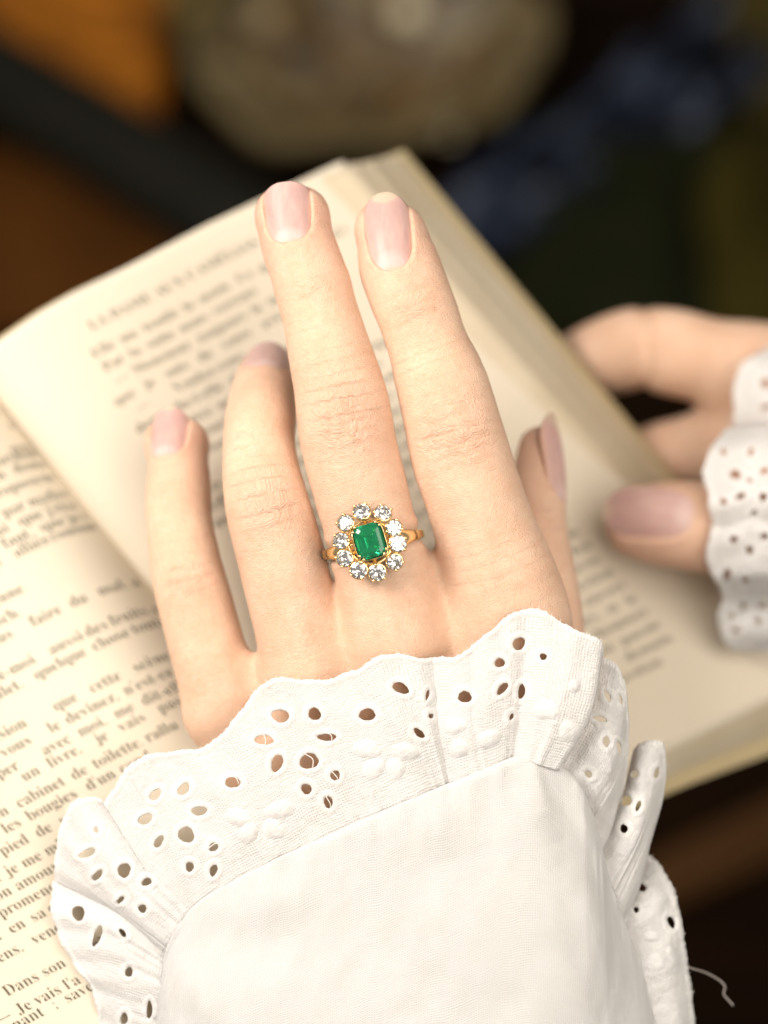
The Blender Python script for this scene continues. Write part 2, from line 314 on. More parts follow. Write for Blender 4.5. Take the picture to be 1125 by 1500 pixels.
# ------------------------------------------------------------------ the book
TL = np.array([-38., 540.]); BL = np.array([602., 1340.])
TOPC = np.array([(30, 8), (4, 6), (0, 0), (8, -14), (38, -42), (88, -78), (138, -108), (228, -152), (338, -210), (438, -257), (540, -305)], float)
_s = np.r_[0, np.cumsum(np.linalg.norm(np.diff(TOPC, axis=0), axis=1))]; TOPW = _s/_s[-1]
PH, PW = 16.2, 10.4         # page size, cm
def right_page(v, w, lift=0.0):
    v = np.asarray(v, float); w = np.asarray(w, float)
    c = np.stack([np.interp(w, TOPW, TOPC[:, 0]), np.interp(w, TOPW, TOPC[:, 1])], -1)
    g = TL + (BL - TL)*v[..., None]; sc = np.stack([1 + .085*v, 1 + .12*v], -1)
    p = g + c*sc
    dep = 50.9 - 0.5*v - 2.0*(1 - np.exp(-w/.055)) + 3.5*w**1.15 + 0.2*np.sin(w*5 + v*2)*w
    return p[..., 0], p[..., 1], FOC - dep + lift
def left_page(v, w, lift=0.0):
    v = np.asarray(v, float); w = np.asarray(w, float)
    g = TL + (BL - TL)*v[..., None]
    p = g + w[..., None]*np.array([-616., 318.]) + np.exp(-w/.075)[..., None]*np.array([6., 26.]) + np.array([20., 0])
    dep = 50.3 - 1.8*v - 1.7*(1 - np.exp(-w/.11)) - 1.5*w
    return p[..., 0], p[..., 1], FOC - dep + lift
def Un(px, py, z): d = FOC - z; return np.stack([(px - 562.5)*d/FPX, (750 - py)*d/FPX, z + 0*px], -1)

GL = {}
def glyph(c):
    if c in GL: return GL[c]
    def u(c):
        if 'a' <= c <= 'z': return chr(0x1D41A + ord(c) - 97)
        if 'A' <= c <= 'Z': return chr(0x1D400 + ord(c) - 65)
        return c
    base = {'é': 'e', 'è': 'e', 'ê': 'e', 'à': 'a', 'â': 'a', 'î': 'i', 'ç': 'c', 'û': 'u', 'É': 'E'}.get(c, c)
    cu = bpy.data.curves.new('g', 'FONT'); cu.resolution_u = 2; cu.offset = -0.011; cu.size = 1
    ob = bpy.data.objects.new('g', cu); COL.objects.link(ob)
    def get(s):
        cu.body = ''.join(map(u, s)); dg = bpy.context.evaluated_depsgraph_get(); dg.update()
        me = bpy.data.meshes.new_from_object(ob.evaluated_get(dg)); V = np.array([v.co[:] for v in me.vertices]).reshape(-1, 3); F = [tuple(p.vertices) for p in me.polygons]; bpy.data.meshes.remove(me); return V, F
    V, F = get(base); W2, _ = get('l' + base + 'l'); W1, _ = get('ll')
    adv = (W2[:, 0].max() - W1[:, 0].max())
    V = V.copy()
    if base != c and len(V):
        h = V[:, 1].max() + 0.05; x = V[:, 0].mean(); s = -1 if c in 'èà' else 1; k = len(V)
        V = np.vstack([V, [[x - .05*s, h, 0], [x + .02*s, h, 0], [x + .13*s, h + .17, 0], [x + .03*s, h + .17, 0]]]); F = F + [(k, k + 1, k + 2, k + 3)]
    bpy.data.objects.remove(ob); bpy.data.curves.remove(cu)
    GL[c] = (V[:, :2], F, adv); return GL[c]
def word_geo(s):
    V = []; F = []; x = 0.0; n = 0
    for c in s:
        if c == ' ': x += 0.27; continue
        gv, gf, a = glyph(c)
        if len(gv): V.append(gv + [x, 0]); F += [tuple(i + n for i in f) for f in gf]; n += len(gv)
        x += a
    return (np.vstack(V) if V else np.zeros((0, 2))), F, x
def printed(page, side, words, v, size, name='printed_line', sx=1.0):
    """words: (text, w where it starts); one mesh per line of print, lying on the paper"""
    Vs = []; Fs = []; n = 0
    for s, w0 in words:
        V, F, _ = word_geo(s)
        if not len(V): continue
        vv = v - V[:, 1]*size/PH; ww = w0 + (V[:, 0]*size*sx/PW)*(1 if side == 'R' else -1)
        P = Un(*(right_page(vv, ww, 0.012) if side == 'R' else left_page(vv, ww, 0.012)))
        Vs.append(P); Fs += [tuple(i + n for i in f) for f in F]; n += len(P)
    if not Vs: return
    return obj(name, mesh(name, Cn(np.vstack(Vs)), Fs, False), M_INK, page)
def inv(fn, px, py):
    v, w = 0.5, 0.4
    for _ in range(40):
        f = lambda v, w: np.array([float(q) for q in fn(np.array(v), np.array(w))[:2]])
        a = f(v, w); e = 1e-3; J = np.stack([(f(v + e, w) - a)/e, (f(v, w + e) - a)/e], 1)
        d = np.linalg.solve(J, np.array([px, py]) - a); d = np.clip(d, -.2, .2); v += d[0]; w += d[1]
        w = min(max(w, 0.02), 1.6)
    return v, w
def w_at(fn, v, px, lo=0.03, hi=1.4):
    ws = np.linspace(lo, hi, 400); xs = fn(np.full(400, v), ws)[0]
    return float(ws[np.argmin(np.abs(xs - px))])

def build_book():
    book = empty('open_book', C(*U(300, 700, -4.6)), label='open aged paperback with cream printed pages under the ringed hand', category='book')
    def sheet(fn, name, lift, mat, v0=0., v1=1., w0=0., w1=1., nu=70, nv=60, thick=0.012, shift=(0, 0), sag=None):
        ww = np.linspace(0, 1, nu)**1.5*(w1 - w0) + w0; vv = np.linspace(v0, v1, nv)
        Wg, Vg = np.meshgrid(ww, vv, indexing='ij'); px, py, z = fn(Vg, Wg, lift)
        if sag is not None: dx, dy, dz = sag(Vg, Wg); px = px + dx; py = py + dy; z = z + dz
        me = mesh(name, Cn(Un(px, py, z).reshape(-1, 3)), grid_faces(nu, nv)); o = obj(name, me, mat, book)
        s = o.modifiers.new('s', 'SOLIDIFY'); s.thickness = thick*0.01; s.offset = 0; return o
    rp = sheet(right_page, 'right_page', 0.0, M_PAPER)
    lp = sheet(left_page, 'left_page', 0.0, M_PAPER, v0=-0.06, v1=1.02, w1=1.02)
    # leaves fanned below the right page, each set a little further out at the fore edge and tail
    nl = 14
    for k in range(1, nl + 1):
        q = k/nl
        step = {True: 0}.get(k < 3, q)
        def sag(v, w, q=q, k=k):
            qq = [.04, .08, .14, .40, .44, .50, .54, .60, .66, .80, .84, .88, .94, 1.0][k - 1]; out = (14 + 64*qq)*(1 - .45*np.clip(v*1.25, 0, 1)) + 6*math.sin(k*2.1)
            f = np.clip(w, 0, 1)**2.0
            tail = np.clip((v - .80)/.20, 0, 1)*np.clip(w, 0, 1)**.5
            return out*f*0.93 + 6*q*(w > .3), (-0.13*out + 6)*f - 10*q*np.clip(1 - v/.1, 0, 1)*f*0.4 + tail*34*qq, -0.025*k - 0.42*qq - 0.06*q*f
        sheet(right_page, 'leaf', -0.02, M_LEAF, sag=sag, nu=40, nv=40, thick=0.02)
    def sagc(v, w):
        f = np.clip(w, 0, 1)**2.0; tail = np.clip((v - .8)/.2, 0, 1)*np.clip(w, 0, 1)**.5
        return (92 - 34*v)*f, (-12 + 22*v)*f + tail*42, -0.98 - 0.16*f
    sheet(right_page, 'back_cover', 0, M_COVER, sag=sagc, nu=40, nv=40, thick=0.06, v0=-.004, v1=1.012)
    for k in range(1, 9):
        sheet(left_page, 'leaf', -0.03*k, M_LEAF, v0=-0.06, v1=1.02, w1=1.02 + 0.006*math.sin(k*3), nu=24, nv=8)
    sheet(left_page, 'front_cover', -0.34, M_COVER, v0=-0.07, v1=1.03, w1=1.04, nu=24, nv=8, thick=0.05)
    # print, left page: (anchor on the baseline, words with the pixel where they start)
    SZ = 0.40
    L = [((0, 632), [('choses', -90), ('encore', 30)]),
         ((0, 640+30), [('que', -110), ('nous', -50), ('parlions', 20)]),
         ((0, 683), [('en', -90), ('apportants', -40), ('de', 64)]),
         ((0, 703), [('vous', -95), ('on', -12), ('donne', 24), ('un', 76)]),
         ((0, 729), [('est', -110), ('de', -70), ('propose', -14), ('nous', 63)]),
         ((0, 762), [('dont', -60), ('par', 6), ('ma', 46), ('femme', 77)]),
         ((0, 785), [('mal', -70), ('oui', -14), ('que', 30), ("j'étais", 72)]),
         ((0, 808), [('matin', -70), ('faut,', 9), ('que', 64), ('je', 103), ('ne', 124)]),
         ((0, 829), [('elle', -70), ('et', -12), ('alliée', 25), ('comme', 77), ('moi', 132)]),
         ((0, 885), [('parisienne.', -62)]),
         ((0, 917), [('punsch.', -40), ('—', 60)][:1]),
         ((0, 943), [('—', -90), ('vous', -22), ('faire', 49), ('du', 107), ('mal,', 147), ('au', 196)]),
         ((0, 998), [('apporte-moi', -62), ('aussi', 76), ('des', 130), ('fruits,', 166), ('et', 228)]),
         ((0, 1024), [('un', -100), ('poulet,', -28), ('quelque', 55), ('chose', 139), ('tout', 197), ('de', 240)]),
         ((3, 1083), [("l'impression", -75), ('que', 82), ('cette', 135), ('scène', 199)]),
         ((0, 1113), [('moi', -90), ('; vous', -4), ('le', 76), ('devinez,', 100), ("n'est-ce", 186)]),
         ((0, 1141), [('à', -110), ('souper', -34), ('avec', 66), ('moi,', 119), ('me', 172), ('dit-elle,', 212)]),
         ((0, 1164), [('prenez', -84), ('un', 36), ('livre,', 74), ('je', 144), ('vais', 178), ('passer', 237)]),
         ((0, 1199), [('dans', -100), ('mon', -26), ('cabinet', 28), ('de', 110), ('toilette.', 140), ('rallu', 218)]),
         ((8, 1222), [('alluma', -90), ('les', 8), ('bougies', 44), ("d'un", 132), ('cand', 180)]),
         ((5, 1254), [('porte', -60), ('pied', 5), ('de', 57), ('son', 92), ('lit', 130)]),
         ((13, 1284), [('parut', -70), (',', -2), ('je', 13), ('me', 36), ('mis', 71), ('à', 108)]),
         ((0, 1319), [('de', -90), ('mon', -22), ('amour', 26), ('et', 92)]),
         ((3, 1345), [('à me', -56), ('promener', 3), ('dans', 98)]),
         ((0, 1377), [('quit', -34), ('en', 17), ('sa', 49), ('chambre', 74)]),
         ((5, 1408), [('Tiens,', -20), ('venez', 52)]),
         ((11, 1460), [('—', -24), ('Dans son', 11), ('cabinet', 118)]),
         ((28, 1487), [('—', -2), ("Je vais l'a", 28), ('imer', 140)]),
         ((29, 1506), [('maintenant', -42), (';', 82), ('savez', 100)])]
    # keep the measured baselines parallel: fit v, then read the words' start from their pixel
    for (ax, ay), ws in L:
        v, _ = inv(left_page, ax, ay)
        z = 1.0
        printed(lp, 'L', [(s, w_at(left_page, v, x)) for s, x in ws], v, SZ, sx=0.93)
    # print, right page
    vh, wh = inv(right_page, 135, 484)
    printed(rp, 'R', [('LA DAME AUX CAMÉLIAS', wh)], vh, 0.36, sx=0.98)
    txt = ("Elle me tendit la main. Ce que je ne puis|Par la suite nous verrons|— Monsieur, toujours le même, dit-il|que je suis de votre avis, madame|"
           "—  Voulez-vous|demanda-t-elle alors, pourquoi ?|— Parce que je vous aime|Elle sourit et me regarda longtemps|sans rien dire, puis elle se leva|pour aller ouvrir la fenêtre.|"
           "La nuit était belle et tiède, les étoiles|brillaient au dessus des arbres noirs|du boulevard, et un vent léger passait|— Vous êtes triste, lui dis-je|— Non, répondit-elle, je pense|à ce que vous venez de me dire|"
           "et je me demande si cela est vrai.|— En doutez-vous encore ?|Elle ne répondit pas, mais elle prit|ma main et la posa sur son cœur|qui battait avec violence.|Nous restâmes ainsi quelques instants|"
           "silencieux tous les deux, puis elle|reprit sa place auprès du feu|et me fit signe de la suivre.").replace('œ', 'oe').split('|')
    v0, w0 = inv(right_page, 122, 536)
    ends = [.74, .52, .80, .82, .62, .60, .64, .68, .76, .82, .84, .84, .84, .66, .58, .68, .84, .64, .72, .84, .84, .84]
    more = ['Je ne savais que répondre à cette question|et je la regardai sans rien dire encore', 'la chambre était pleine de fleurs, et le|feu brûlait doucement dans la cheminée', 'comme un homme qui attend une parole|elle me dit alors à voix basse : demain']
    txt = txt + '|'.join(more*2).split('|')
    for k, t in enumerate(txt):
        v = v0 + k*0.0252
        if v > 0.885: break
        en = ends[k] if k < len(ends) else 0.842 - (0.05 if v > .865 else 0)
        ind = 0.03 if t[0] in '—EPLN' else 0.0; ws = t.split(); wd = [word_geo(q)[2]*0.345/PW for q in ws]; gap = max(0.014, min(0.06, (en - w0 - ind - sum(wd))/max(1, len(ws) - 1))); x = w0 + ind; out = []
        if v > .62: x = en - sum(wd) - gap*(len(ws) - 1)
        for q, l in zip(ws, wd): out.append((q, x)); x += l + gap
        printed(rp, 'R', out, v, 0.345)
    return book
build_book()

# ------------------------------------------------------------------ hands: distance field -> surface net
def surface_net(F, o, h):
    s = F < 0; nx, ny, nz = F.shape
    cnt = np.zeros((nx - 1, ny - 1, nz - 1), np.int8)
    for a in (0, 1):
        for b in (0, 1):
            for c in (0, 1): cnt += s[a:nx - 1 + a, b:ny - 1 + b, c:nz - 1 + c]
    act = (cnt > 0) & (cnt < 8); idx = np.full(act.shape, -1, np.int32); I = np.argwhere(act); idx[act] = np.arange(len(I))
    S = np.zeros((len(I), 3)); n = np.zeros(len(I)); co = [(a, b, c) for a in (0, 1) for b in (0, 1) for c in (0, 1)]
    val = {q: F[I[:, 0] + q[0], I[:, 1] + q[1], I[:, 2] + q[2]] for q in co}
    for i, p in enumerate(co):
        for q in co[i + 1:]:
            if sum(abs(x - y) for x, y in zip(p, q)) != 1: continue
            a, b = val[p], val[q]; m = (a < 0) != (b < 0); t = np.where(m, a/np.where(m, a - b, 1), 0)
            S += m[:, None]*(np.array(p) + t[:, None]*(np.array(q) - np.array(p))); n += m
    V = (I + S/n[:, None])*h + o; Q = []
    for ax in range(3):
        u, w = [(1, 2), (2, 0), (0, 1)][ax]
        sl = [slice(None)]*3; sl[ax] = slice(0, -1); sl2 = [slice(None)]*3; sl2[ax] = slice(1, None)
        a, b = s[tuple(sl)], s[tuple(sl2)]; E = np.argwhere(a != b); k = (E[:, u] > 0) & (E[:, w] > 0) & (E[:, u] < F.shape[u] - 1) & (E[:, w] < F.shape[w] - 1); E = E[k]
        flip = a[tuple(E.T)]
        def at(du, dw): c = E.copy(); c[:, u] += du; c[:, w] += dw; return idx[tuple(c.T)]
        q = np.stack([at(-1, -1), at(0, -1), at(0, 0), at(-1, 0)], 1); q[~flip] = q[~flip][:, ::-1]; Q.append(q)
    Q = np.vstack(Q)
    for _ in range(3):
        A = np.zeros_like(V); c = np.zeros(len(V))
        for i in range(4):
            a, b = Q[:, i], Q[:, (i + 1) % 4]; 
            for d in range(3): A[:, d] += np.bincount(a, V[b, d], len(V)) + np.bincount(b, V[a, d], len(V))
            c += np.bincount(a, minlength=len(V)) + np.bincount(b, minlength=len(V))
        V = V*0.4 + 0.6*A/c[:, None]
    return V, Q
def smin(a, b, k):
    h = np.maximum(k - np.abs(a - b), 0)/k; return np.minimum(a, b) - h*h*k*0.25
def edges_to_tube(rows):    # rows (xl, xr, y, z) -> (X, Y, Z, r) cm
    c = np.array([((a + b)/2, y, z, (b - a)/2) for a, b, y, z in rows], float); T = np.gradient(c[:, :2], axis=0); T /= np.linalg.norm(T, axis=1)[:, None]
    out = []
    for (x, y, z, r), t in zip(c, T): X, Y, Z = U(x, y, z); out.append((X, Y, Z, r*abs(t[1])/PPC(z)))
    return np.array(out)
def balls_to_tube(rows): return np.array([(*U(x, y, z), r/PPC(z)) for x, y, r, z in rows])
def dense(T, step=0.22):
    L = np.linalg.norm(np.diff(T[:, :3], axis=0), axis=1).sum(); n = max(4, int(L/step)); return catmull(T, np.linspace(0, 1, n))
class Field:
    def __init__(s, lo, hi, h):
        s.o = np.array(lo, float); s.h = h; s.n = np.ceil((np.array(hi) - s.o)/h).astype(int); s.F = np.full(s.n, 9.0, np.float32)
        s.ax = [s.o[i] + h*np.arange(s.n[i]) for i in range(3)]
    def tube(s, T, ks=0.87, pad=0.9):
        G = np.full(s.n, 9.0, np.float32)
        for a, b in zip(T[:-1], T[1:]):
            lo = np.minimum(a[:3], b[:3]) - max(a[3], b[3]) - pad; hi = np.maximum(a[:3], b[:3]) + max(a[3], b[3]) + pad
            i0 = np.clip(((lo - s.o)/s.h).astype(int), 0, s.n); i1 = np.clip(((hi - s.o)/s.h).astype(int) + 1, 0, s.n)
            if (i1 <= i0).any(): continue
            X, Y, Z = np.meshgrid(*[s.ax[i][i0[i]:i1[i]].astype(np.float32) for i in range(3)], indexing='ij')
            ab = np.array([b[0] - a[0], b[1] - a[1], (b[2] - a[2])/ks]); px, py, pz = X - a[0], Y - a[1], (Z - a[2])/ks
            t = np.clip((px*ab[0] + py*ab[1] + pz*ab[2])/(ab@ab), 0, 1)
            d = np.sqrt((px - t*ab[0])**2 + (py - t*ab[1])**2 + (pz - t*ab[2])**2) - (a[3] + t*(b[3] - a[3]))
            sl = tuple(slice(i0[i], i1[i]) for i in range(3)); G[sl] = np.minimum(G[sl], d)
        return G
def finger_coords(V, tubes):
    n = len(V); best = np.full(n, 9.0); fc = np.zeros((n, 3)); fd = np.zeros(n); sl = np.zeros(n); rr = np.ones(n)
    DK = np.full((len(tubes), n), 9.0)
    for k, T in enumerate(tubes):
        s0 = 0.0
        for a, b in zip(T[:-1], T[1:]):
            ab = b[:3] - a[:3]; L = np.linalg.norm(ab); t = np.clip((V - a[:3])@ab/(L*L), 0, 1); q = a[:3] + t[:, None]*ab; d = np.linalg.norm(V - q, axis=1) - (a[3] + t*(b[3] - a[3]))
            DK[k] = np.minimum(DK[k], d); m = d < best; best[m] = d[m]; tt = ab/L; B = np.cross(tt, [0, 0, 1.0]); B /= np.linalg.norm(B); N = np.cross(B, tt)
            r = V - q; fc[m, 0] = (r@B)[m]; fc[m, 1] = (s0 + t*L)[m]; fc[m, 2] = k*7.3; fd[m] = ((r@N)/np.linalg.norm(r, axis=1).clip(1e-6))[m]; sl[m] = (s0 + t*L)[m]; rr[m] = a[3]
            s0 += L
    DS = np.sort(DK, axis=0); fm = np.clip((DS[1] - DS[0])/.30, 0, 1)*np.clip((.30 - best)/.15, 0, 1)
    return best, fc, fd, fm
def normals(V, Q):
    n = np.zeros_like(V); a = np.cross(V[Q[:, 2]] - V[Q[:, 0]], V[Q[:, 3]] - V[Q[:, 1]])
    for i in range(4):
        for d in range(3): n[:, d] += np.bincount(Q[:, i], a[:, d], len(V))
    return n/np.linalg.norm(n, axis=1)[:, None].clip(1e-9)

def make_nail(parent, bvh, base, tip, hw, N, fe, rho, tipw=0.55, lift=0.004, square=0.0, label=None, arch=0.03, rt=0.70):
    """base, tip: hand-space points near the finger's axis; returns mesh and a function that tells skin where the nail is"""
    base = np.array(base); tip = np.array(tip); T = tip - base; L = np.linalg.norm(T); T /= L; N = np.array(N, float); N -= T*(N@T); N /= np.linalg.norm(N); B = np.cross(T, N)
    hs = []
    for t in (0.08, 0.35, 0.6):
        p = base + T*L*t; hit = bvh.ray_cast(Vector(p + N*1.1), Vector(-N)); hs.append((p@N if hit[0] is None else np.array(hit[0])@N))
    co = np.polyfit((0.08, 0.35, 0.6), hs, 2); co[0] = np.clip(co[0], -0.35*L, 0.0)
    if abs(co[0]) < 1e-9: co = np.r_[co[0], np.polyfit((0.08, 0.35, 0.6), np.array(hs) - co[0]*np.array((.08, .35, .6))**2, 1)]
    nu, nv = 25, 33; P = []; nc = []
    def prof(t):
        a = math.sqrt(max(0, 1 - ((0.30 - t)/0.32)**2)) if t < 0.30 else 1.0
        e = (t - 0.50)/0.50
        b = (1 - (1 - tipw)*max(0, e)**2)*(1 if t < rt else math.sqrt(max(0.0, 1 - ((t - rt)/(1.003 - rt))**2*(1 - square))))
        return a*b*(0.90 + 0.10*min(1, t/0.6))
    for j in range(nv):
        t = 0.5 - 0.5*math.cos(math.pi*j/(nv - 1)); w = max(0.02, prof(t))*hw
        for i in range(nu):
            x = i/(nu - 1)*2 - 1; b = x*w; hgt = np.polyval(co, t) + (math.sqrt(max(rho**2 - b*b, 0.01)) - rho) + lift + arch*math.sin(math.pi*min(t, 1))*0.5
            p = base + T*L*t; P.append(p + B*b + N*(hgt - p@N)); nc.append((x, t, fe))
    me = mesh('fingernail', Cn(P), grid_faces(nv, nu)[:, ::-1].copy()); attr(me, 'nc', nc)
    o = obj('fingernail', me, M_NAIL, parent); s = o.modifiers.new('s', 'SOLIDIFY'); s.thickness = 0.0005; s.offset = -1
    if label: o['label'] = label
    def where(V):            # signed distance to the nail's outline, inside negative, only on its own side
        r = V - base; t = (r@T)/L; b = r@B; h = r@N
        w = np.interp(t, np.linspace(0, 1, 40), [prof(q)*hw for q in np.linspace(0, 1, 40)], left=0, right=prof(.9)*hw)
        d = np.maximum(np.abs(b) - w, np.maximum(-t*L*0.8, (t - 1.0)*L)); 
        top = np.polyval(co, np.clip(t, -.2, 1)) - (base@N) + (np.sqrt(np.maximum(rho**2 - b*b, .01)) - rho) - (T*0@N)
        d = np.where(t < 0, np.hypot(np.minimum(-t*L, 9), np.maximum(np.abs(b) - hw*.55, 0)), d)
        return d, (h > -0.05) & (h < top + 0.3) & (t > -0.5) & (t < 1.15) & (np.abs(b) < hw + .4), N, t, top, h
    return o, where

def left_hand(person):
    mid = edges_to_tube([(376, 482, 326, -1.0), (381, 496, 364, -.88), (390, 507, 392, -.80), (398, 516, 418, -.74), (409, 525, 453, -.70), (418, 544, 507, -.66), (427, 562, 560, -.60), (433, 576, 613, -.58), (443, 586, 667, -.62), (457, 600, 720, -.66), (470, 611, 764, -.70), (482, 622, 810, -.72), (494, 640, 870, -.78), (505, 655, 930, -.85)])
    ind = edges_to_tube([(523, 618, 344, -1.05), (521, 640, 374, -.92), (525, 652, 400, -.86), (537, 666, 435, -.78), (552, 679, 471, -.74), (564, 690, 507, -.70), (576, 716, 560, -.64), (588, 733, 613, -.62), (599, 750, 667, -.66), (615, 768, 720, -.70), (632, 788, 775, -.78), (650, 820, 850, -.92), (662, 835, 920, -1.05)])
    rin = balls_to_tube([(391, 549, 41, -3.0), (386, 578, 49, -2.2), (382, 615, 53, -1.55), (379, 650, 53, -1.2), (382, 690, 57, -.95), (390, 736, 62, -.80), (401, 778, 64, -.85), (415, 828, 65, -.92), (427, 880, 64, -1.0), (444, 950, 64, -1.08), (456, 1000, 64, -1.15)])
    pin = balls_to_tube([(259, 653, 39, -2.8), (262, 690, 45, -2.45), (261, 735, 49, -2.15), (264, 775, 49, -1.95), (270, 815, 52, -1.8), (280, 862, 55, -1.7), (292, 905, 55, -1.65), (307, 960, 56, -1.65), (328, 1030, 58, -1.7)])
    thb = balls_to_tube([(792, 657, 33, -3.7), (790, 690, 38, -3.5), (788, 735, 40, -3.2), (790, 790, 44, -2.9), (797, 850, 48, -2.6), (802, 920, 53, -2.3), (795, 1000, 62, -2.0), (760, 1120, 75, -1.9)])
    meta = [balls_to_tube(r) for r in (
        [(745, 905, 82, -1.12), (715, 1060, 84, -1.35), (660, 1300, 90, -1.7), (640, 1500, 110, -2.0)],
        [(577, 930, 66, -.95), (590, 1090, 76, -1.2), (610, 1300, 90, -1.7)],
        [(456, 995, 62, -1.2), (505, 1120, 72, -1.4), (570, 1300, 85, -1.8)],
        [(334, 1050, 58, -1.8), (400, 1140, 66, -1.85), (530, 1300, 80, -2.0)],
        [(636, 836, 24, -1.05), (648, 880, 36, -1.12), (660, 930, 44, -1.2), (660, 1100, 60, -1.4)], [(492, 888, 20, -1.1), (503, 925, 34, -1.15), (515, 965, 44, -1.25), (545, 1100, 60, -1.4)], [(375, 984, 20, -1.45), (400, 1030, 42, -1.55), (450, 1130, 60, -1.7)])]
    fl = Field((-5.2, -8.5, -5.2), (4.5, 6.6, 0.9), 0.05)
    tubes = [dense(t) for t in (mid, ind, rin, pin)]; thd = dense(thb)
    F = None
    for t in tubes: G = fl.tube(t); F = G if F is None else smin(F, G, 0.10)
    for t in ([(411, 310, 33, -1.02), (444, 313, 33, -1.02)], [(554, 331, 32, -1.08), (587, 337, 33, -1.08)], [(247, 648, 33, -2.85), (271, 651, 33, -2.85)]): F = smin(F, fl.tube(balls_to_tube(t)), .30)
    P = None
    for t in meta: G = fl.tube(dense(t, .4), 0.8); P = G if P is None else smin(P, G, 0.55)
    Th = fl.tube(thd, 1.05); P = smin(P, Th, 0.35); F = smin(F, P, 0.42)
    V, Q = surface_net(F, fl.o, fl.h)
    alltubes = tubes + [thd]
    best, fc, fd, rr = finger_coords(V, alltubes)
    # arc length of the joints from the tip, by finger
    def s_of(T, py): 
        s = np.r_[0, np.cumsum(np.linalg.norm(np.diff(T[:, :3], axis=0), axis=1))]; Y = T[:, 1]; yy = (750 - py)*(FOC - T[:, 2])/FPX
        return float(s[np.argmin(np.abs(Y - yy))])
    J = [(0, 424, .28, .45, .55), (0, 622, .72, .62, 1.0), (1, 455, .50, .45, .75), (1, 640, .62, .72, .9), (2, 610, .3, .5, .25), (2, 738, .42, .55, .85), (3, 745, .3, .45, .2), (3, 862, .42, .5, .8), (4, 780, .4, .6, .6)]
    kn = np.zeros(len(V)); kf = np.round(fc[:, 2]/7.3).astype(int)
    for k, py, ls, lt, amp in J:
        sj = s_of(alltubes[k], py); m = kf == k; e = np.exp(-((fc[:, 1] - sj)/ls)**2 - (fc[:, 0]/lt)**4)*np.clip(fd*1.6, 0, 1)*amp; kn = np.where(m, np.maximum(kn, e), kn)
    kn *= np.clip(1 - best/0.25, 0, 1)
    tp = np.zeros(len(V))
    for k in range(5): m = kf == k; tp = np.where(m, np.clip(1 - fc[:, 1]/1.6, 0, 1), tp)
    tp *= np.clip(1 - best/0.25, 0, 1)
    fc[best > 0.3] = 0; fc[best > .3, :2] = V[best > .3, :2]
    nrm = normals(V, Q)
    # gentle relief: joint swell and main transverse folds, tendons on the back of the hand
    disp = 0.010*kn*np.sin(fc[:, 1]*26 + 3*noise2(fc[:, 0]*3 + fc[:, 2], fc[:, 1]*1.5)) + 0.02*noise2(V[:, 0]*1.3 + 3, V[:, 1]*1.3) + 0.012*noise2(V[:, 0]*3.1, V[:, 1]*3.1 + 9)
    for pts in ([(690, 760), (735, 930), (700, 1100)], [(548, 840), (583, 960), (600, 1100)], [(428, 900), (470, 1010), (520, 1120)], [(318, 960), (350, 1050), (420, 1150)]):
        P2 = np.array([U(x, y, -.2)[:2] for x, y in pts]); best_d = np.full(len(V), 9.0)
        for a, b in zip(P2[:-1], P2[1:]): ab = b - a; tt = np.clip(((V[:, :2] - a)@ab)/(ab@ab), 0, 1); best_d = np.minimum(best_d, np.linalg.norm(V[:, :2] - a - tt[:, None]*ab, axis=1))
        disp = disp + .045*np.exp(-(best_d/.22)**2)*np.clip(nrm[:, 2], 0, 1)*np.clip((-V[:, 1] + .2)/1.2, 0, 1)
    rc = np.array(U(546, 797, -.70)); rt = np.array([-.215, .977, .0]); rt /= np.linalg.norm(rt); tq = (V - rc)@rt; near = np.linalg.norm(V - rc, axis=1) < 1.35; mf = near & (kf == 0)
    disp = disp + mf*(-.05*np.exp(-(tq/.12)**2) + .03*np.exp(-((np.abs(tq) - .26)/.11)**2))
    V = V + nrm*disp[:, None]
    bv = BVHTree.FromPolygons([tuple(v) for v in V.tolist()], [tuple(q) for q in Q.tolist()])
    hand = empty('tmp', (0, 0, 0)); nails = []
    specs = [dict(base=U(431, 363, -.9), tip=U(420, 273, -1.0), hw=.485, N=(-.10, .16, 1), fe=.97, rho=.54, tipw=.97, square=.06, rt=.78),
             dict(base=U(577, 404, -.9), tip=U(562, 284, -1.0), hw=.475, N=(-.02, .12, 1), fe=.84, rho=.52, tipw=.90),
             dict(base=np.array(U(388, 566, -2.0)), tip=np.array(U(394, 536, -3.5)), hw=.50, N=(0.0, .82, .55), fe=.96, rho=.56, tipw=.95),
             dict(base=U(252, 688, -2.5), tip=U(257, 613, -3.1), hw=.42, N=(-.22, .42, .95), fe=.90, rho=.46, tipw=.92),
             dict(base=U(791, 742, -3.2), tip=U(797, 606, -3.75), hw=.52, N=(.93, .10, .36), fe=.80, rho=.62, tipw=.8)]
    lab = [None, None, None, None, None]
    wh = []
    for s, l in zip(specs, lab): o, w = make_nail(None, bv, label=l, **s); nails.append(o); wh.append(w)
    for w in wh:
        d, m, N, t, top, h = w(V); side = np.clip((nrm@N)*2.2 - .1, 0, 1)*m
        inside = np.clip(-d/0.06, 0, 1); rim = np.exp(-((d - 0.06)/0.075)**2)*np.clip(1.15 - t, 0, 1)
        # keep the skin under the plate, raise the fold around it
        V = V - (N[None, :]*(np.maximum(h - top + 0.03, 0)*inside*side*(t < 1))[:, None]) - nrm*(0.02*inside*side)[:, None] + nrm*(0.013*rim*side)[:, None]
    bpy.data.objects.remove(hand)
    me = mesh('hand', Cn(V), Q); attr(me, 'fc', fc); attr(me, 'kn', kn*rr); attr(me, 'fm', rr); attr(me, 'hp', V); attr(me, 'tp', tp)
    hand = obj('hand', me, M_SKIN, person, label='left hand, back up, fingers spread, ring on the middle finger')
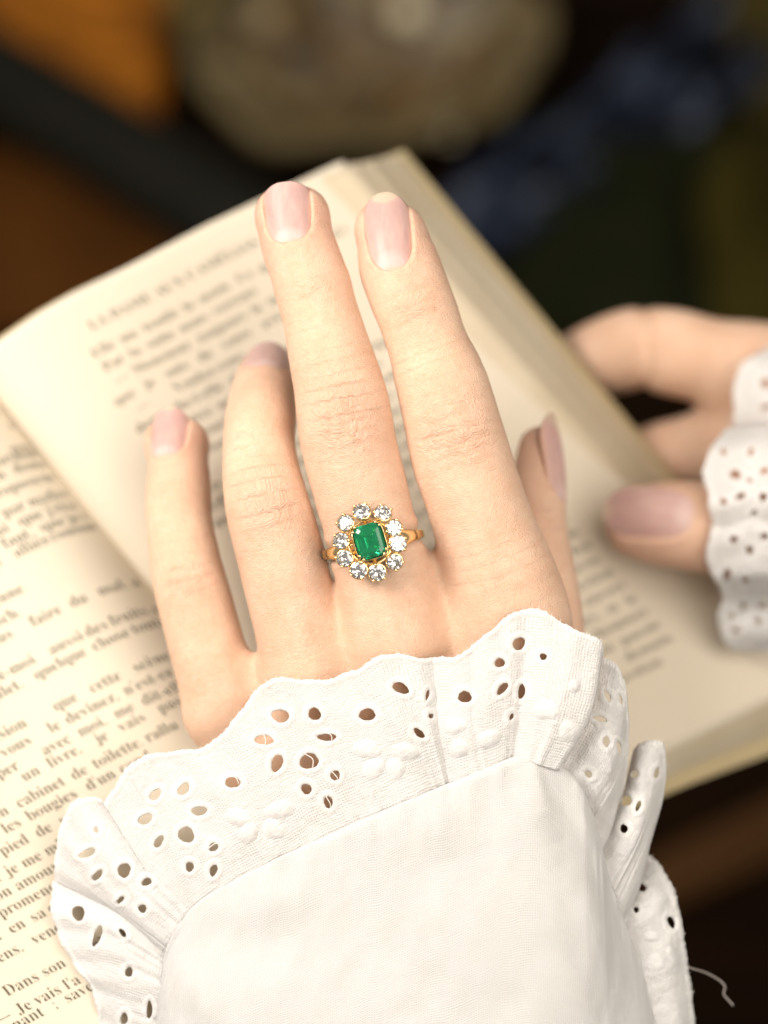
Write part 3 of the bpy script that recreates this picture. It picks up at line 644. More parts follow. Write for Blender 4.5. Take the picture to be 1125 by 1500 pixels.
    for n in nails: n.parent = hand; n.matrix_parent_inverse = hand.matrix_world.inverted()
    return hand

def right_hand(person):
    thumb = balls_to_tube([(940, 768, 52, -5.4), (972, 768, 62, -5.35), (1010, 770, 66, -5.3), (1060, 778, 66, -5.4), (1120, 780, 70, -6.0), (1190, 760, 85, -7.0)])
    idx = balls_to_tube([(795, 572, 34, -10.2), (842, 540, 49, -9.9), (888, 522, 56, -9.3), (925, 512, 60, -8.8), (950, 511, 60, -8.5), (985, 516, 64, -8.2), (1040, 530, 64, -8.2), (1110, 560, 88, -8.3), (1200, 600, 110, -8.4)])
    mdl = balls_to_tube([(900, 700, 45, -9.4), (960, 672, 50, -9.2), (1020, 660, 55, -8.9), (1090, 640, 70, -8.6), (1190, 650, 110, -8.6)])
    palm = balls_to_tube([(1090, 660, 65, -8.2), (1170, 690, 115, -8.0), (1300, 720, 150, -8.0)])
    fl = Field((4.0, -3.2, -11.6), (11.5, 5.0, -3.6), 0.075)
    T = [dense(t) for t in (thumb, idx, mdl)]
    F = smin(smin(fl.tube(T[1], .9), fl.tube(T[2], .9), .12), fl.tube(dense(palm), .8), .5); F = smin(F, fl.tube(T[0], .92), .3)
    V, Q = surface_net(F, fl.o, fl.h); best, fc, fd, rr = finger_coords(V, T); nrm = normals(V, Q)
    s946 = 1.35; kn = np.zeros(len(V)); kf = np.round(fc[:, 2]/7.3).astype(int)
    V = V - nrm*(0.07*np.exp(-((V[:, 0] - U(945, 0, -8.2)[0])/.10)**2)*(kf == 1))[:, None]
    bv = BVHTree.FromPolygons([tuple(v) for v in V.tolist()], [tuple(q) for q in Q.tolist()])
    nail, w = make_nail(None, bv, base=U(1015, 764, -5.3), tip=U(884, 752, -5.5), hw=.60, N=(.0, .16, 1), fe=.90, rho=.85, tipw=.85)
    d, m, N, t, top, h = w(V); side = np.clip((nrm@N)*2 - .1, 0, 1)*m; V = V - N[None, :]*(np.maximum(h - top + .04, 0)*np.clip(-d/.08, 0, 1)*side*(t < 1))[:, None] + nrm*(.02*np.exp(-((d - .06)/.07)**2)*side)[:, None]
    me = mesh('hand', Cn(V), Q); attr(me, 'fc', fc); attr(me, 'kn', kn); attr(me, 'fm', rr); attr(me, 'hp', V); attr(me, 'tp', np.clip(1 - fc[:, 1]/1.8, 0, 1)*.8)
    hand = obj('hand', me, M_SKIN, person, label='right hand gripping the book edge, thumb on the page')
    nail.parent = hand; nail.matrix_parent_inverse = hand.matrix_world.inverted(); return hand
PERSON = empty('person', C(0, -8, -3), label='person in white eyelet cuffs, one hand over the book, the other holding it', category='person')
left_hand(PERSON); right_hand(PERSON)

# ------------------------------------------------------------------ sleeves: plain cotton and eyelet ruffles
def ell(px, py, h):
    cx, cy_, a, b, ang = (tuple(h) + (0,))[:5]; c, s = math.cos(R_(ang)), math.sin(R_(ang)); dx, dy = px - cx, -(py - cy_)
    x = dx*c + dy*s; y = -dx*s + dy*c; th = np.arctan2(y/b, x/a)
    q = np.sqrt((x/a)**2 + (y/b)**2)/(1 + .06*np.sin(2*th + cx) + .05*np.sin(3*th + cy_) + .02*np.sin(7*th + cx)); return q, min(a, b), (1 - 1/np.maximum(q, .05))*np.hypot(dx, dy)
LASTG = []
def ruffle(parent, ribs, holes=(), leaves=(), step=1.35, rs=60.0, wave=0.05, freq=0.03, seed=0, edge=True, name='ruffle', mat=None, thick=0.02, rumple=0.05, fuzz=True, scal=2.2, creases=(), gather=0.032):
    ribs = [np.array(r, float) for r in ribs]; L = max(np.linalg.norm(np.diff(r[:, :2], axis=0), axis=1).sum() for r in ribs); nv = max(12, int(L/step))
    R = np.stack([catmull(r, np.linspace(0, 1, nv)) for r in ribs])          # (nr, nv, 3)
    Lu = max(np.linalg.norm(np.diff(R[:, k, :2], axis=0), axis=1).sum() for k in (0, nv//2, -1)); nu = max(12, int(Lu/step))
    # one common parameter across the ribs
    d = np.r_[0, np.cumsum(np.linalg.norm(np.diff(R[:, :, :], axis=0)*[1, 1, 40], axis=2).mean(1)**0.7)]; d /= d[-1]
    G = np.zeros((nu, nv, 3)); t = np.linspace(0, 1, nu); m = np.zeros_like(R); dd = d[:, None, None]
    m[1:-1] = (R[2:] - R[:-2])/(dd[2:] - dd[:-2]); m[0] = (R[1] - R[0])/(d[1] - d[0]); m[-1] = (R[-1] - R[-2])/(d[-1] - d[-2])
    k = np.clip(np.searchsorted(d, t, 'right') - 1, 0, len(ribs) - 2); h = d[k + 1] - d[k]; x = ((t - d[k])/h)[:, None, None]; h = h[:, None, None]
    G = (2*x**3 - 3*x**2 + 1)*R[k] + (x**3 - 2*x**2 + x)*h*m[k] + (-2*x**3 + 3*x**2)*R[k + 1] + (x**3 - x**2)*h*m[k + 1]
    px, py, z = G[..., 0].copy(), G[..., 1].copy(), G[..., 2].copy()
    vv = np.linspace(0, 1, nv)[None, :]; ul = np.r_[0, np.cumsum(np.linalg.norm(np.diff(G[:, -1, :2], axis=0), axis=1))][:, None]
    if edge:      # small scallops and a frayed, stitched border
        dirx = G[:, -1, 0] - G[:, -4, 0]; diry = G[:, -1, 1] - G[:, -4, 1]; dl = np.hypot(dirx, diry).clip(1e-3)
        am = (scal*np.abs(np.sin(ul[:, 0]/15.0 + seed)) - scal*.6 + 2.2*noise2(ul[:, 0]/2.2 + seed, ul[:, 0]*0 + 3))[:, None]*np.clip((vv - .86)/.14, 0, 1)
        px += am*(dirx/dl)[:, None]; py += am*(diry/dl)[:, None]
    em = np.zeros_like(px)
    z = z + wave*np.sin(ul*freq*2*math.pi + seed)*vv**0.8 + rumple*noise2(px/rs + seed, py/rs) + rumple*.45*noise2(px/(rs*.45) + seed, py/(rs*.45) + seed) + rumple*.12*noise2(px/(rs*.16), py/(rs*.16)) + (.010*noise2(px/5, py/5) + .006*noise2(px/2.6, py/2.6) if edge else 0)
    if not edge: us = np.r_[0, np.cumsum(np.linalg.norm(np.diff(G[:, 0, :2], axis=0), axis=1))][:, None]; z = z + (.10*noise2(us/16 + 3, vv*4) + .12*noise2(us/40 + 9, vv*2.5))*np.exp(-vv/.16)*np.clip(vv/.03, 0, 1) + .05*noise2(us/55 + py/90, py/160)
    if edge: z = z + gather*2*noise2(ul/13 + seed*5, 0*ul + seed)*(1 - vv)**1.6 + gather*1.2*noise2(ul/34 + seed*2, vv*1.5 + seed)
    for x0, y0, x1, y1, wd, amp in creases:
        lx, ly = x1 - x0, y1 - y0; tt = np.clip(((px - x0)*lx + (py - y0)*ly)/(lx*lx + ly*ly), 0, 1); dd2 = np.hypot(px - x0 - tt*lx, py - y0 - tt*ly); z = z + amp*np.exp(-(dd2/wd)**2)*np.sin(math.pi*np.clip(tt*.9 + .05, 0, 1))
    if edge:
        dist = (1 - vv)*L; b = np.exp(-((dist - 6)/5.0)**2); z = z + .028*b + .008*b*np.sin(ul*1.3); em = np.maximum(em, np.clip(b*1.3, 0, 1))
    keep = np.ones(px.shape, bool)
    for hh in holes:
        q, r, dpx = ell(px, py, hh)
        b = np.exp(-((dpx - 4.0)/4.0)**4); z = z + .020*b + .004*b*np.sin(np.arctan2(py - hh[1], px - hh[0])*19); em = np.maximum(em, np.clip(b*1.4, 0, 1))
        dl = 1.5/r; snap = (q < 1) & (q > 1 - dl); f = 1/np.maximum(q, 1e-3); px = np.where(snap, hh[0] + (px - hh[0])*f, px); py = np.where(snap, hh[1] + (py - hh[1])*f, py)
        keep &= ~(q <= 1 - dl)
    for hh in leaves:
        q, r, _ = ell(px, py, hh); f = np.clip(1.15 - q*q, 0, 1)**.8; z = z + .050*f + .0035*f*np.sin((px*.8 + py)*1.3); em = np.maximum(em, np.clip(f*2, 0, 1))
    LASTG[:] = [px, py, z]
    V = Un(px, py, z); F = grid_faces(nu, nv); kf = keep.ravel()[F].all(1); F = F[kf]
    uvx = np.cumsum(np.r_[np.zeros((1, nv)), np.linalg.norm(np.diff(V, axis=0), axis=2)], 0).mean(1)[:, None] + 0*px; uvy = np.cumsum(np.c_[np.zeros((nu, 1)), np.linalg.norm(np.diff(V, axis=1), axis=2)], 1)
    V = V.reshape(-1, 3); used = np.zeros(len(V), bool); used[F] = True; re = np.cumsum(used) - 1; F = re[F]
    n = np.cross(V[re.argsort()[0]] - V[0], V[1] - V[0]) if False else None
    me = mesh(name, Cn(V[used]), F); attr(me, 'cuv', np.stack([uvx, uvy, 0*px], -1).reshape(-1, 3)[used]); attr(me, 'em', em.ravel()[used])
    o = obj(name, me, mat or M_EYELET, parent); s = o.modifiers.new('s', 'SOLIDIFY'); s.thickness = thick*.01; s.offset = 0
    if edge and fuzz:        # loose fibres along the cut border
        P = []; Fq = []
        for i in range(0, nu, 2):
            if random.random() < .45: continue
            p = Un(np.array(px[i, -1]), np.array(py[i, -1]), np.array(z[i, -1])); a = random.uniform(0, 6.28); l = random.uniform(.015, .05); dv = np.array([math.cos(a)*l + (px[i, -1] - px[i, -4])*.006, math.sin(a)*l - (py[i, -1] - py[i, -4])*.006, random.uniform(-.02, .03)])
            sd = np.array([-dv[1], dv[0], 0]); sd = sd/np.linalg.norm(sd)*.0045; mp = p + dv*.55 + sd*random.uniform(-2.5, 2.5); k0 = len(P)
            P += [p - sd, p + sd, mp + sd, mp - sd, p + dv]; Fq += [(k0, k0 + 1, k0 + 2, k0 + 3), (k0 + 3, k0 + 2, k0 + 4)]
        f = obj('frayed_fibres', mesh('fibres', Cn(P), Fq), M_THREAD, parent, kind='stuff')
    return o

def left_sleeve(person):
    slv = empty('sleeve', C(*U(600, 1450, 0))); slv.parent = person; slv.matrix_parent_inverse = person.matrix_world.inverted(); slv['label'] = 'white cotton sleeve with a double eyelet ruffle at the wrist'
    bpy.context.view_layer.update()
    seam = [(226, 1570, -.62), (230, 1480, -.5), (243, 1395, -.36), (285, 1328, -.2), (350, 1287, -.05), (430, 1247, .10), (520, 1206, .22), (615, 1166, .30), (700, 1131, .34), (770, 1106, .32), (815, 1120, .20), (850, 1152, .0), (876, 1220, -.25), (893, 1290, -.45), (917, 1360, -.6), (942, 1430, -.75), (975, 1560, -1.0)]
    bot = [(213, 1650), (232, 1660), (260, 1670), (300, 1680), (360, 1680), (430, 1680), (520, 1680), (610, 1680), (700, 1680), (770, 1680), (820, 1680), (860, 1680), (892, 1680), (917, 1680), (940, 1680), (962, 1680), (990, 1670)]
    ribs = []
    for i, (s, b) in enumerate(zip(seam, bot)):
        u = i/(len(seam) - 1); x, y, z = s; bx, by = b; bz = 0.50 - (1.9 if u > .5 else 1.1)*abs(u - .5)**1.6*1.6; dx, dy = bx - x, by - y; l = math.hypot(dx, dy)
        g = 0.04*math.sin(i*2.4); lip = (.02, .02, .03, .04, .06, .09)[min(i, 5)]
        ribs.append([(x + dx/l*7, y + dy/l*7, z - lip), (x, y, z), (x + dx/l*min(14, l*.15), y + dy/l*min(14, l*.15), z + lip*.7 + g*.6), (x + dx*.25, y + dy*.25, z*.75 + bz*.25 + .05), (x + dx*.6, y + dy*.6, z*.4 + bz*.6 + .08), (bx, by, bz)])
    ruffle(slv, ribs, edge=False, wave=0, rumple=.13, rs=190., name='sleeve_cloth', mat=M_SLEEVE, step=2.2, thick=.03, seed=4, creases=[(770, 1120, 815, 1235, 22, .10), (800, 1190, 880, 1330, 30, -.08), (845, 1165, 905, 1330, 13, .12), (830, 1260, 920, 1440, 30, .12), (860, 1240, 940, 1440, 14, -.12), (700, 1140, 720, 1230, 30, -.06), (640, 1165, 660, 1260, 26, .05), (300, 1340, 420, 1420, 40, -.10), (260, 1400, 330, 1520, 24, .10), (350, 1300, 470, 1330, 30, .06), (480, 1300, 640, 1480, 70, -.06), (560, 1250, 800, 1500, 60, .05), (560, 1190, 585, 1290, 16, .035), (600, 1172, 612, 1250, 10, -.03), (500, 1220, 530, 1300, 14, -.03), (740, 1120, 752, 1200, 12, -.04), (780, 1115, 800, 1180, 9, .05), (440, 1250, 470, 1330, 18, .03), (820, 1300, 880, 1480, 18, -.05), (330, 1310, 350, 1400, 20, .04), (690, 1330, 760, 1500, 26, -.03)])
    # front ruffle, left part
    r2 = [[(272, 1372, -.36), (222, 1290, -.42), (152, 1178, -.52)], [(300, 1340, -.24), (250, 1235, -.26), (190, 1121, -.42)], [(345, 1308, -.14), (292, 1212, -.15), (226, 1104, -.32)], [(412, 1268, -.05), (360, 1186, .02), (300, 1093, -.15)], [(440, 1256, .0), (392, 1150, .08), (338, 1060, -.02)], [(475, 1234, .05), (425, 1130, .12), (369, 1019, .05)],
          [(522, 1212, .12), (474, 1110, .16), (400, 994, .10)], [(572, 1192, .16), (530, 1092, .18), (470, 996, .10)], [(618, 1174, .18), (572, 1075, .24), (520, 981, .16)], [(640, 1164, .16), (605, 1065, .26), (566, 958, .22)], [(655, 1157, .10), (632, 1060, .16), (614, 963, .14)], [(668, 1150, -.02), (652, 1055, .0), (648, 964, -.02)]]
    h2 = [(411, 1049, 13, 10), (461, 1046, 9, 10), (538, 1047, 13, 9, 10), (587, 1008, 13, 8, -20), (387, 1084, 15, 7), (479, 1080, 14, 6), (406, 1118, 9, 13, -25), (453, 1115, 14, 12), (491, 1136, 7, 8), (449, 1156, 8, 8), (481, 1175, 7, 9), (341, 1146, 11, 9), (614, 1074, 11, 5, -40), (626, 1018, 3, 8, -15), (631, 1049, 4, 4),
          (228, 1164, 10, 7, 45), (269, 1156, 12, 7, 45), (213, 1200, 12, 7, 20), (292, 1188, 12, 7, 10), (273, 1223, 12, 12), (233, 1233, 10, 6, 50), (313, 1241, 8, 6, 20), (278, 1270, 6, 8), (313, 1275, 6, 9, -15)]
    l2 = [(349, 1197, 19, 12, -8), (410, 1186, 21, 13, 15), (364, 1220, 16, 12, 40), (400, 1214, 17, 12, -30), (537, 1097, 20, 13), (594, 1101, 22, 12, 5), (547, 1126, 17, 13, 30), (580, 1125, 12, 16)]
    ruffle(slv, r2, h2, l2, seed=1, wave=.035, freq=.013)
    for x0, y0, x1, y1, bx, by in [(386, 1075, 388, 1093, 2, 0), (474, 1072, 486, 1088, 5, -3), (446, 1104, 458, 1126, 6, -3), (486, 1130, 495, 1143, 3, 2), (477, 1166, 484, 1184, 3, 2), (334, 1138, 350, 1149, 3, -5), (305, 1243, 322, 1236, 2, -4), (226, 1243, 238, 1234, 4, 4)]:
        q = np.argmin((LASTG[0] - x0)**2 + (LASTG[1] - y0)**2); z0 = LASTG[2].ravel()[q]; q = np.argmin((LASTG[0] - x1)**2 + (LASTG[1] - y1)**2); z1 = LASTG[2].ravel()[q]
        obj('loose_thread', tube_mesh('thread', Cn(catmull([U(x0, y0, z0), U((x0 + x1)/2 + bx, (y0 + y1)/2 + by, (z0 + z1)/2 + .02), U(x1, y1, z1)], np.linspace(0, 1, 9))), 0.00010, 5), M_THREAD, slv)
    # front ruffle, right part, over a pleat
    r3 = [[(648, 1152, -.04), (634, 1060, -.02), (628, 968, -.02)], [(664, 1146, .12), (652, 1060, .18), (646, 961, .15)], [(690, 1136, .22), (678, 1055, .28), (668, 962, .2)], [(722, 1126, .28), (716, 1035, .36), (716, 926, .26)], [(740, 1118, .22), (744, 1020, .30), (742, 904, .28)], [(750, 1116, .12), (762, 1020, .20), (768, 892, .28)], [(757, 1116, .22), (776, 1020, .28), (798, 895, .30)],
          [(775, 1116, .36), (800, 1020, .44), (822, 912, .36)], [(800, 1124, .34), (838, 1040, .44), (858, 928, .36)], [(818, 1128, .22), (864, 1046, .30), (881, 940, .26)], [(816, 1126, .02), (862, 1050, .05), (884, 958, .02)]]
    h3 = [(760, 943, 10, 9, 20), (732, 971, 8, 7, 20), (796, 962, 6, 5), (681, 1021, 10, 9), (736, 1009, 11, 6, 45), (764, 1013, 6, 11, -10), (749, 1050, 3, 6, -20)]
    l3 = [(667, 1063, 15, 12), (672, 1096, 14, 13), (716, 1082, 18, 12, 20), (800, 1040, 18, 14), (834, 1071, 16, 14, 20), (841, 1005, 8, 8)]
    ruffle(slv, r3, h3, l3, seed=2, wave=.02, freq=.02)
    # the frill running down the far side of the cuff, fold after fold
    r4 = [[(812, 1128, -.2), (850, 1050, -.25), (876, 962, -.3)], [(830, 1132, -.15), (868, 1060, -.15), (890, 966, -.2)], [(842, 1146, -.1), (880, 1075, -.1), (906, 978, -.2)], [(858, 1170, -.15), (892, 1110, -.12), (917, 1010, -.3)], [(868, 1200, -.3), (896, 1140, -.25), (921, 1065, -.5)], [(876, 1235, -.45), (900, 1170, -.5), (917, 1136, -.8)], [(884, 1262, -.7), (895, 1220, -.9), (905, 1185, -1.1)]]
    h4 = [(890, 1020, 4, 9, 25), (909, 1025, 2.5, 8, 12), (879, 1053, 11, 4, -15), (888, 1086, 5, 9), (907, 1095, 3, 11, 12), (862, 1134, 6, 5, -40)]
    for q in r4[3:]: x, y, z = q[0]; q[0] = (x - 14, y + 4, z - .1)
    ruffle(slv, r4, h4, [], seed=3, wave=.025, freq=.011, rumple=.11, rs=38.)
    r5 = [[(880, 1262, -.85), (905, 1190, -1.0), (928, 1100, -1.2)], [(884, 1266, -.6), (912, 1200, -.75), (940, 1087, -1.0)], [(890, 1280, -.45), (922, 1210, -.6), (958, 1085, -.95)], [(902, 1310, -.45), (936, 1220, -.6), (973, 1094, -1.05)], [(912, 1335, -.5), (942, 1232, -.7), (974, 1150, -1.2)], [(922, 1356, -.6), (944, 1262, -.85), (958, 1216, -1.3)], [(926, 1366, -.9), (940, 1290, -1.1), (945, 1248, -1.5)]]
    h5 = [(930, 1134, 6, 6), (918, 1173, 8, 8, 30), (935, 1181, 4, 8, -20), (914, 1214, 6, 7), (962, 1132, 4, 9, -10)]
    for q in r5: x, y, z = q[0]; q[0] = (x - 20, y + 4, z - .12)
    ruffle(slv, r5, h5, [], seed=5, wave=.02, freq=.008, rumple=.11, rs=36.)
    r6 = [[(900, 1330, -1.3), (920, 1290, -1.5), (944, 1246, -1.8)], [(910, 1350, -1.0), (945, 1310, -1.1), (968, 1270, -1.5)], [(922, 1375, -.85), (960, 1345, -.95), (987, 1305, -1.4)], [(934, 1405, -.8), (970, 1385, -.9), (999, 1355, -1.3)], [(946, 1440, -.8), (978, 1425, -.9), (1006, 1405, -1.3)], [(958, 1480, -.85), (988, 1475, -.95), (1014, 1462, -1.35)], [(970, 1530, -.9), (996, 1530, -1.0), (1019, 1525, -1.4)], [(980, 1590, -1.0), (1004, 1590, -1.1), (1024, 1590, -1.5)]]
    h6 = [(940, 1300, 8, 5, -35), (932, 1333, 4, 5), (983, 1351, 5, 10, 20)]; l6 = [(955, 1372, 12, 7, -10), (960, 1410, 14, 12), (985, 1400, 7, 14, 25)]
    for q in r6: x, y, z = q[0]; q[0] = (x - 20, y + 4, z - .1)
    ruffle(slv, r6, h6, l6, seed=6, wave=.025, freq=.009, rumple=.11, rs=40.)
    # the frill hanging down on the near side
    r1a = [[(290, 1345, -.32), (215, 1265, -.45), (158, 1178, -.62)], [(280, 1352, -.28), (205, 1270, -.40), (140, 1168, -.66)], [(270, 1362, -.30), (185, 1282, -.44), (112, 1172, -.74)], [(260, 1378, -.34), (172, 1300, -.50), (92, 1200, -.82)], [(254, 1392, -.40), (165, 1322, -.58), (82, 1246, -.92)], [(250, 1402, -.52), (165, 1335, -.78), (80, 1290, -1.12)]]
    h1a = [(182, 1275, 10, 11), (128, 1250, 13, 6, 25), (143, 1282, 11, 5, 45), (215, 1292, 8, 6, 25), (177, 1318, 7, 4, 40), (209, 1331, 6, 7), (141, 1216, 4, 5)]
    ruffle(slv, r1a, h1a, [], seed=7, wave=.03, freq=.02)
    r1b = [[(252, 1385, -.62), (165, 1320, -.85), (78, 1290, -1.2)], [(248, 1405, -.46), (160, 1350, -.66), (75, 1328, -1.05)], [(244, 1425, -.42), (165, 1385, -.62), (88, 1376, -1.0)], [(240, 1450, -.44), (175, 1430, -.60), (112, 1418, -.92)], [(238, 1485, -.50), (188, 1470, -.62), (136, 1452, -.86)], [(238, 1530, -.58), (196, 1525, -.70), (146, 1515, -.90)], [(240, 1590, -.66), (200, 1590, -.80), (152, 1590, -.98)]]
    h1b = [(115, 1338, 9, 12), (143, 1371, 6, 16, -20), (180, 1367, 8, 4, -50), (189, 1424, 6, 8), (219, 1479, 5, 13), (182, 1492, 6, 9)]
    ruffle(slv, r1b, h1b, [], seed=8, wave=.03, freq=.02)
    th = catmull([U(998, 1412, -1.3), U(1008, 1417, -1.5), U(1034, 1425, -1.8), U(1055, 1437, -1.9), U(1062, 1446, -1.9), U(1060, 1456, -1.9), U(1068, 1466, -1.9), U(1074, 1473, -1.9)], np.linspace(0, 1, 40))
    obj('loose_thread', tube_mesh('thread', Cn(th), 0.00019, 6), M_STRAY, slv)
left_sleeve(PERSON)

def right_sleeve(person):
    slv = empty('sleeve', C(*U(1150, 740, -6))); slv.parent = person; slv.matrix_parent_inverse = person.matrix_world.inverted(); slv['label'] = 'white eyelet cuff of the other sleeve at the right edge'
    bpy.context.view_layer.update()
    kw = dict(step=2.2, fuzz=False, scal=3, wave=.06, freq=.011, rs=50., rumple=.14)
    q1 = [[(1210, 520, -7.2), (1170, 500, -6.9), (1130, 508, -6.9)], [(1215, 545, -6.4), (1160, 530, -6.2), (1100, 524, -6.4)], [(1215, 580, -6.0), (1150, 570, -5.9), (1079, 548, -6.2)], [(1215, 620, -5.9), (1150, 612, -5.8), (1074, 592, -6.2)], [(1215, 660, -6.1), (1150, 655, -6.1), (1076, 640, -6.5)]]
    ruffle(slv, q1, [(1122, 562, 7, 8), (1122, 597, 9, 4, 30)], seed=11, **kw)
    q2 = [[(1215, 620, -5.6), (1140, 622, -4.9), (1062, 628, -5.2)], [(1215, 650, -4.6), (1130, 650, -4.4), (1044, 655, -4.6)], [(1215, 690, -4.1), (1130, 690, -4.0), (1030, 684, -4.3)], [(1215, 725, -3.9), (1130, 722, -3.8), (1036, 724, -4.1)], [(1215, 765, -4.0), (1130, 770, -4.0), (1044, 768, -4.2)]]
    ruffle(slv, q2, [(1100, 662, 4, 8, -10), (1077, 695, 8, 7), (1085, 727, 9, 4, 35), (1118, 728, 6, 6), (1105, 752, 6, 4), (1060, 662, 4, 6, 20), (1120, 690, 7, 5, 30), (1060, 735, 5, 5), (1098, 704, 4, 4)], seed=12, **kw)
    q3 = [[(1215, 735, -4.3), (1130, 740, -4.2), (1050, 752, -4.4)], [(1215, 775, -4.0), (1130, 785, -3.9), (1036, 800, -4.2)], [(1215, 810, -4.2), (1130, 830, -4.2), (1040, 838, -4.6)], [(1215, 840, -4.6), (1135, 855, -4.7), (1058, 868, -5.1)], [(1215, 865, -5.1), (1140, 885, -5.3), (1052, 904, -5.5)], [(1215, 890, -5.2), (1140, 912, -5.5), (1060, 938, -5.8)], [(1215, 915, -5.3), (1145, 930, -5.6), (1082, 953, -6.0)], [(1215, 940, -5.4), (1160, 945, -5.8), (1128, 952, -6.1)]]
    ruffle(slv, q3, [(1065, 842, 5, 10, -20), (1088, 888, 5, 6), (1117, 888, 7, 5, 40), (1110, 910, 6, 5), (1078, 923, 5, 5), (1075, 790, 6, 5), (1098, 806, 5, 7, 20), (1120, 786, 6, 5), (1092, 850, 5, 5), (1072, 902, 5, 4)], seed=13, **kw)
right_sleeve(PERSON)

# ------------------------------------------------------------------ the ring
def build_ring():
    ctr = np.array(U(546, 797, -.70)); T = np.array([-.215, .977, .0]); T /= np.linalg.norm(T); N = np.array([-.06, 0, 1.0]); N -= T*(N@T); N /= np.linalg.norm(N); B = np.cross(T, N)
    ring = empty('ring', C(*ctr), label='gold cluster ring with green emerald and ten diamonds on the middle finger', category='ring')
    W = lambda b, t, n: ctr + B*b + T*t + N*n
    # band: ellipse around the finger, broader at the shoulders
    rb, rn = .965, .88; nu, P = 96, []; sec = 12
    for i in range(nu):
        a = 2*math.pi*i/nu; ca, sa = math.cos(a), math.sin(a); top = max(0, sa); w = .085 + .05*top**1.5*(1 if top < .93 else .7); th = .055
        for j in range(sec):
            q = 2*math.pi*j/sec; x = math.copysign(abs(math.cos(q))**.6, math.cos(q))*w; y = math.copysign(abs(math.sin(q))**.8, math.sin(q))*th
            P.append(W(ca*(rb + y), x, sa*(rn + y)))
    obj('band', mesh('band', Cn(P), np.array([(i*sec + j, i*sec + (j + 1) % sec, ((i + 1) % nu)*sec + (j + 1) % sec, ((i + 1) % nu)*sec + j) for i in range(nu) for j in range(sec)])), M_GOLD, ring)
    hc = np.array(U(542, 793.5, .38)); ux = np.array([math.cos(R_(16.5)), math.sin(R_(16.5)), .08]); ux /= np.linalg.norm(ux); n0 = np.array([-.03, .10, 1.0]); n0 /= np.linalg.norm(n0); uy = np.cross(n0, ux); uy /= np.linalg.norm(uy); ux = np.cross(uy, n0)
    H = lambda x, y, n: hc + ux*x + uy*y + n0*n
    def tubeobj(name, pts, r, seg=8, parent=ring): return obj(name, tube_mesh(name, Cn(pts), np.asarray(r)*.01, seg), M_GOLD, parent)
    # gallery: two wire hoops, a cup and struts
    for rr, hh, q in ((.30, -.22, .045), (.42, -.06, .035)):
        tubeobj('gallery_wire', [H(rr*math.cos(a), rr*math.sin(a), hh) for a in np.linspace(0, 2*math.pi, 49)], q)
    V = []; F = []; nn = 40
    for k, (s, hh) in enumerate([(.20, -.30), (.27, -.10), (.335, .06), (.31, .065), (.25, -.06), (.15, -.2)]):
        for i in range(nn): a = 2*math.pi*i/nn; e = 1/(abs(math.cos(a))**5 + abs(math.sin(a))**5)**.2; V.append(H(s*e*math.cos(a)*.93, s*e*math.sin(a)*1.05, hh))
    F = [(k*nn + i, k*nn + (i + 1) % nn, (k + 1)*nn + (i + 1) % nn, (k + 1)*nn + i) for k in range(5) for i in range(nn)]; F.append(tuple(5*nn + i for i in range(nn)))
    obj('cup', mesh('cup', Cn(V), F), M_GOLD, ring)
    # emerald, step cut
    a, b, c = .262, .318, .075
    def octo(s, h, cc=None): 
        A, Bq = a - s, b - s; cq = (c if cc is None else cc)*max(.3, (A/a)); return [H(x, y, h) for x, y in [(A - cq, Bq), (-A + cq, Bq), (-A, Bq - cq), (-A, -Bq + cq), (-A + cq, -Bq), (A - cq, -Bq), (A, -Bq + cq), (A, Bq - cq)]]
    lv = [octo(.100, .255), octo(.042, .228), octo(.0, .195), octo(.0, .18), octo(.06, .10), octo(.13, .03), octo(.20, -.03)]
    V = [p for l in lv for p in l]; F = [tuple(range(8))] + [(k*8 + i, k*8 + (i + 1) % 8, (k + 1)*8 + (i + 1) % 8, (k + 1)*8 + i)[::-1] for k in range(len(lv) - 1) for i in range(8)] + [tuple((len(lv) - 1)*8 + i for i in range(8))[::-1]]
    me = mesh('emerald', Cn(V), F, False); bm = bmesh.new(); bm.from_mesh(me); bmesh.ops.recalc_face_normals(bm, faces=bm.faces); bm.to_mesh(me); bm.free()
    em = obj('emerald', me, M_EMER, ring, label='rectangular step cut green emerald')
    def claw(base, top, bend, parent, r=.026):
        pts = catmull([base, (np.array(base)*.4 + np.array(top)*.6), top, bend], np.linspace(0, 1, 9)); rad = [r*.8]*5 + [r, r*1.15, r*1.2, r*.85]
        return tubeobj('claw', pts, rad, 8, parent)
    for sx in (1, -1):
        for sy in (1, -1):
            for k in (0, 1):
                x, y = (sx*(a - c*.85 + .012), sy*(b + .010)) if k == 0 else (sx*(a + .012), sy*(b - c*.95))
                claw(H(x*.85, y*.85, -.1), H(x, y, .19), H(x*.90, y*.90, .245), em)
    # diamonds
    pos = [(420, 225), (570, 235), (645, 340), (675, 450), (650, 580), (530, 655), (400, 640), (300, 555), (275, 430), (305, 305)]
    Rg = .158
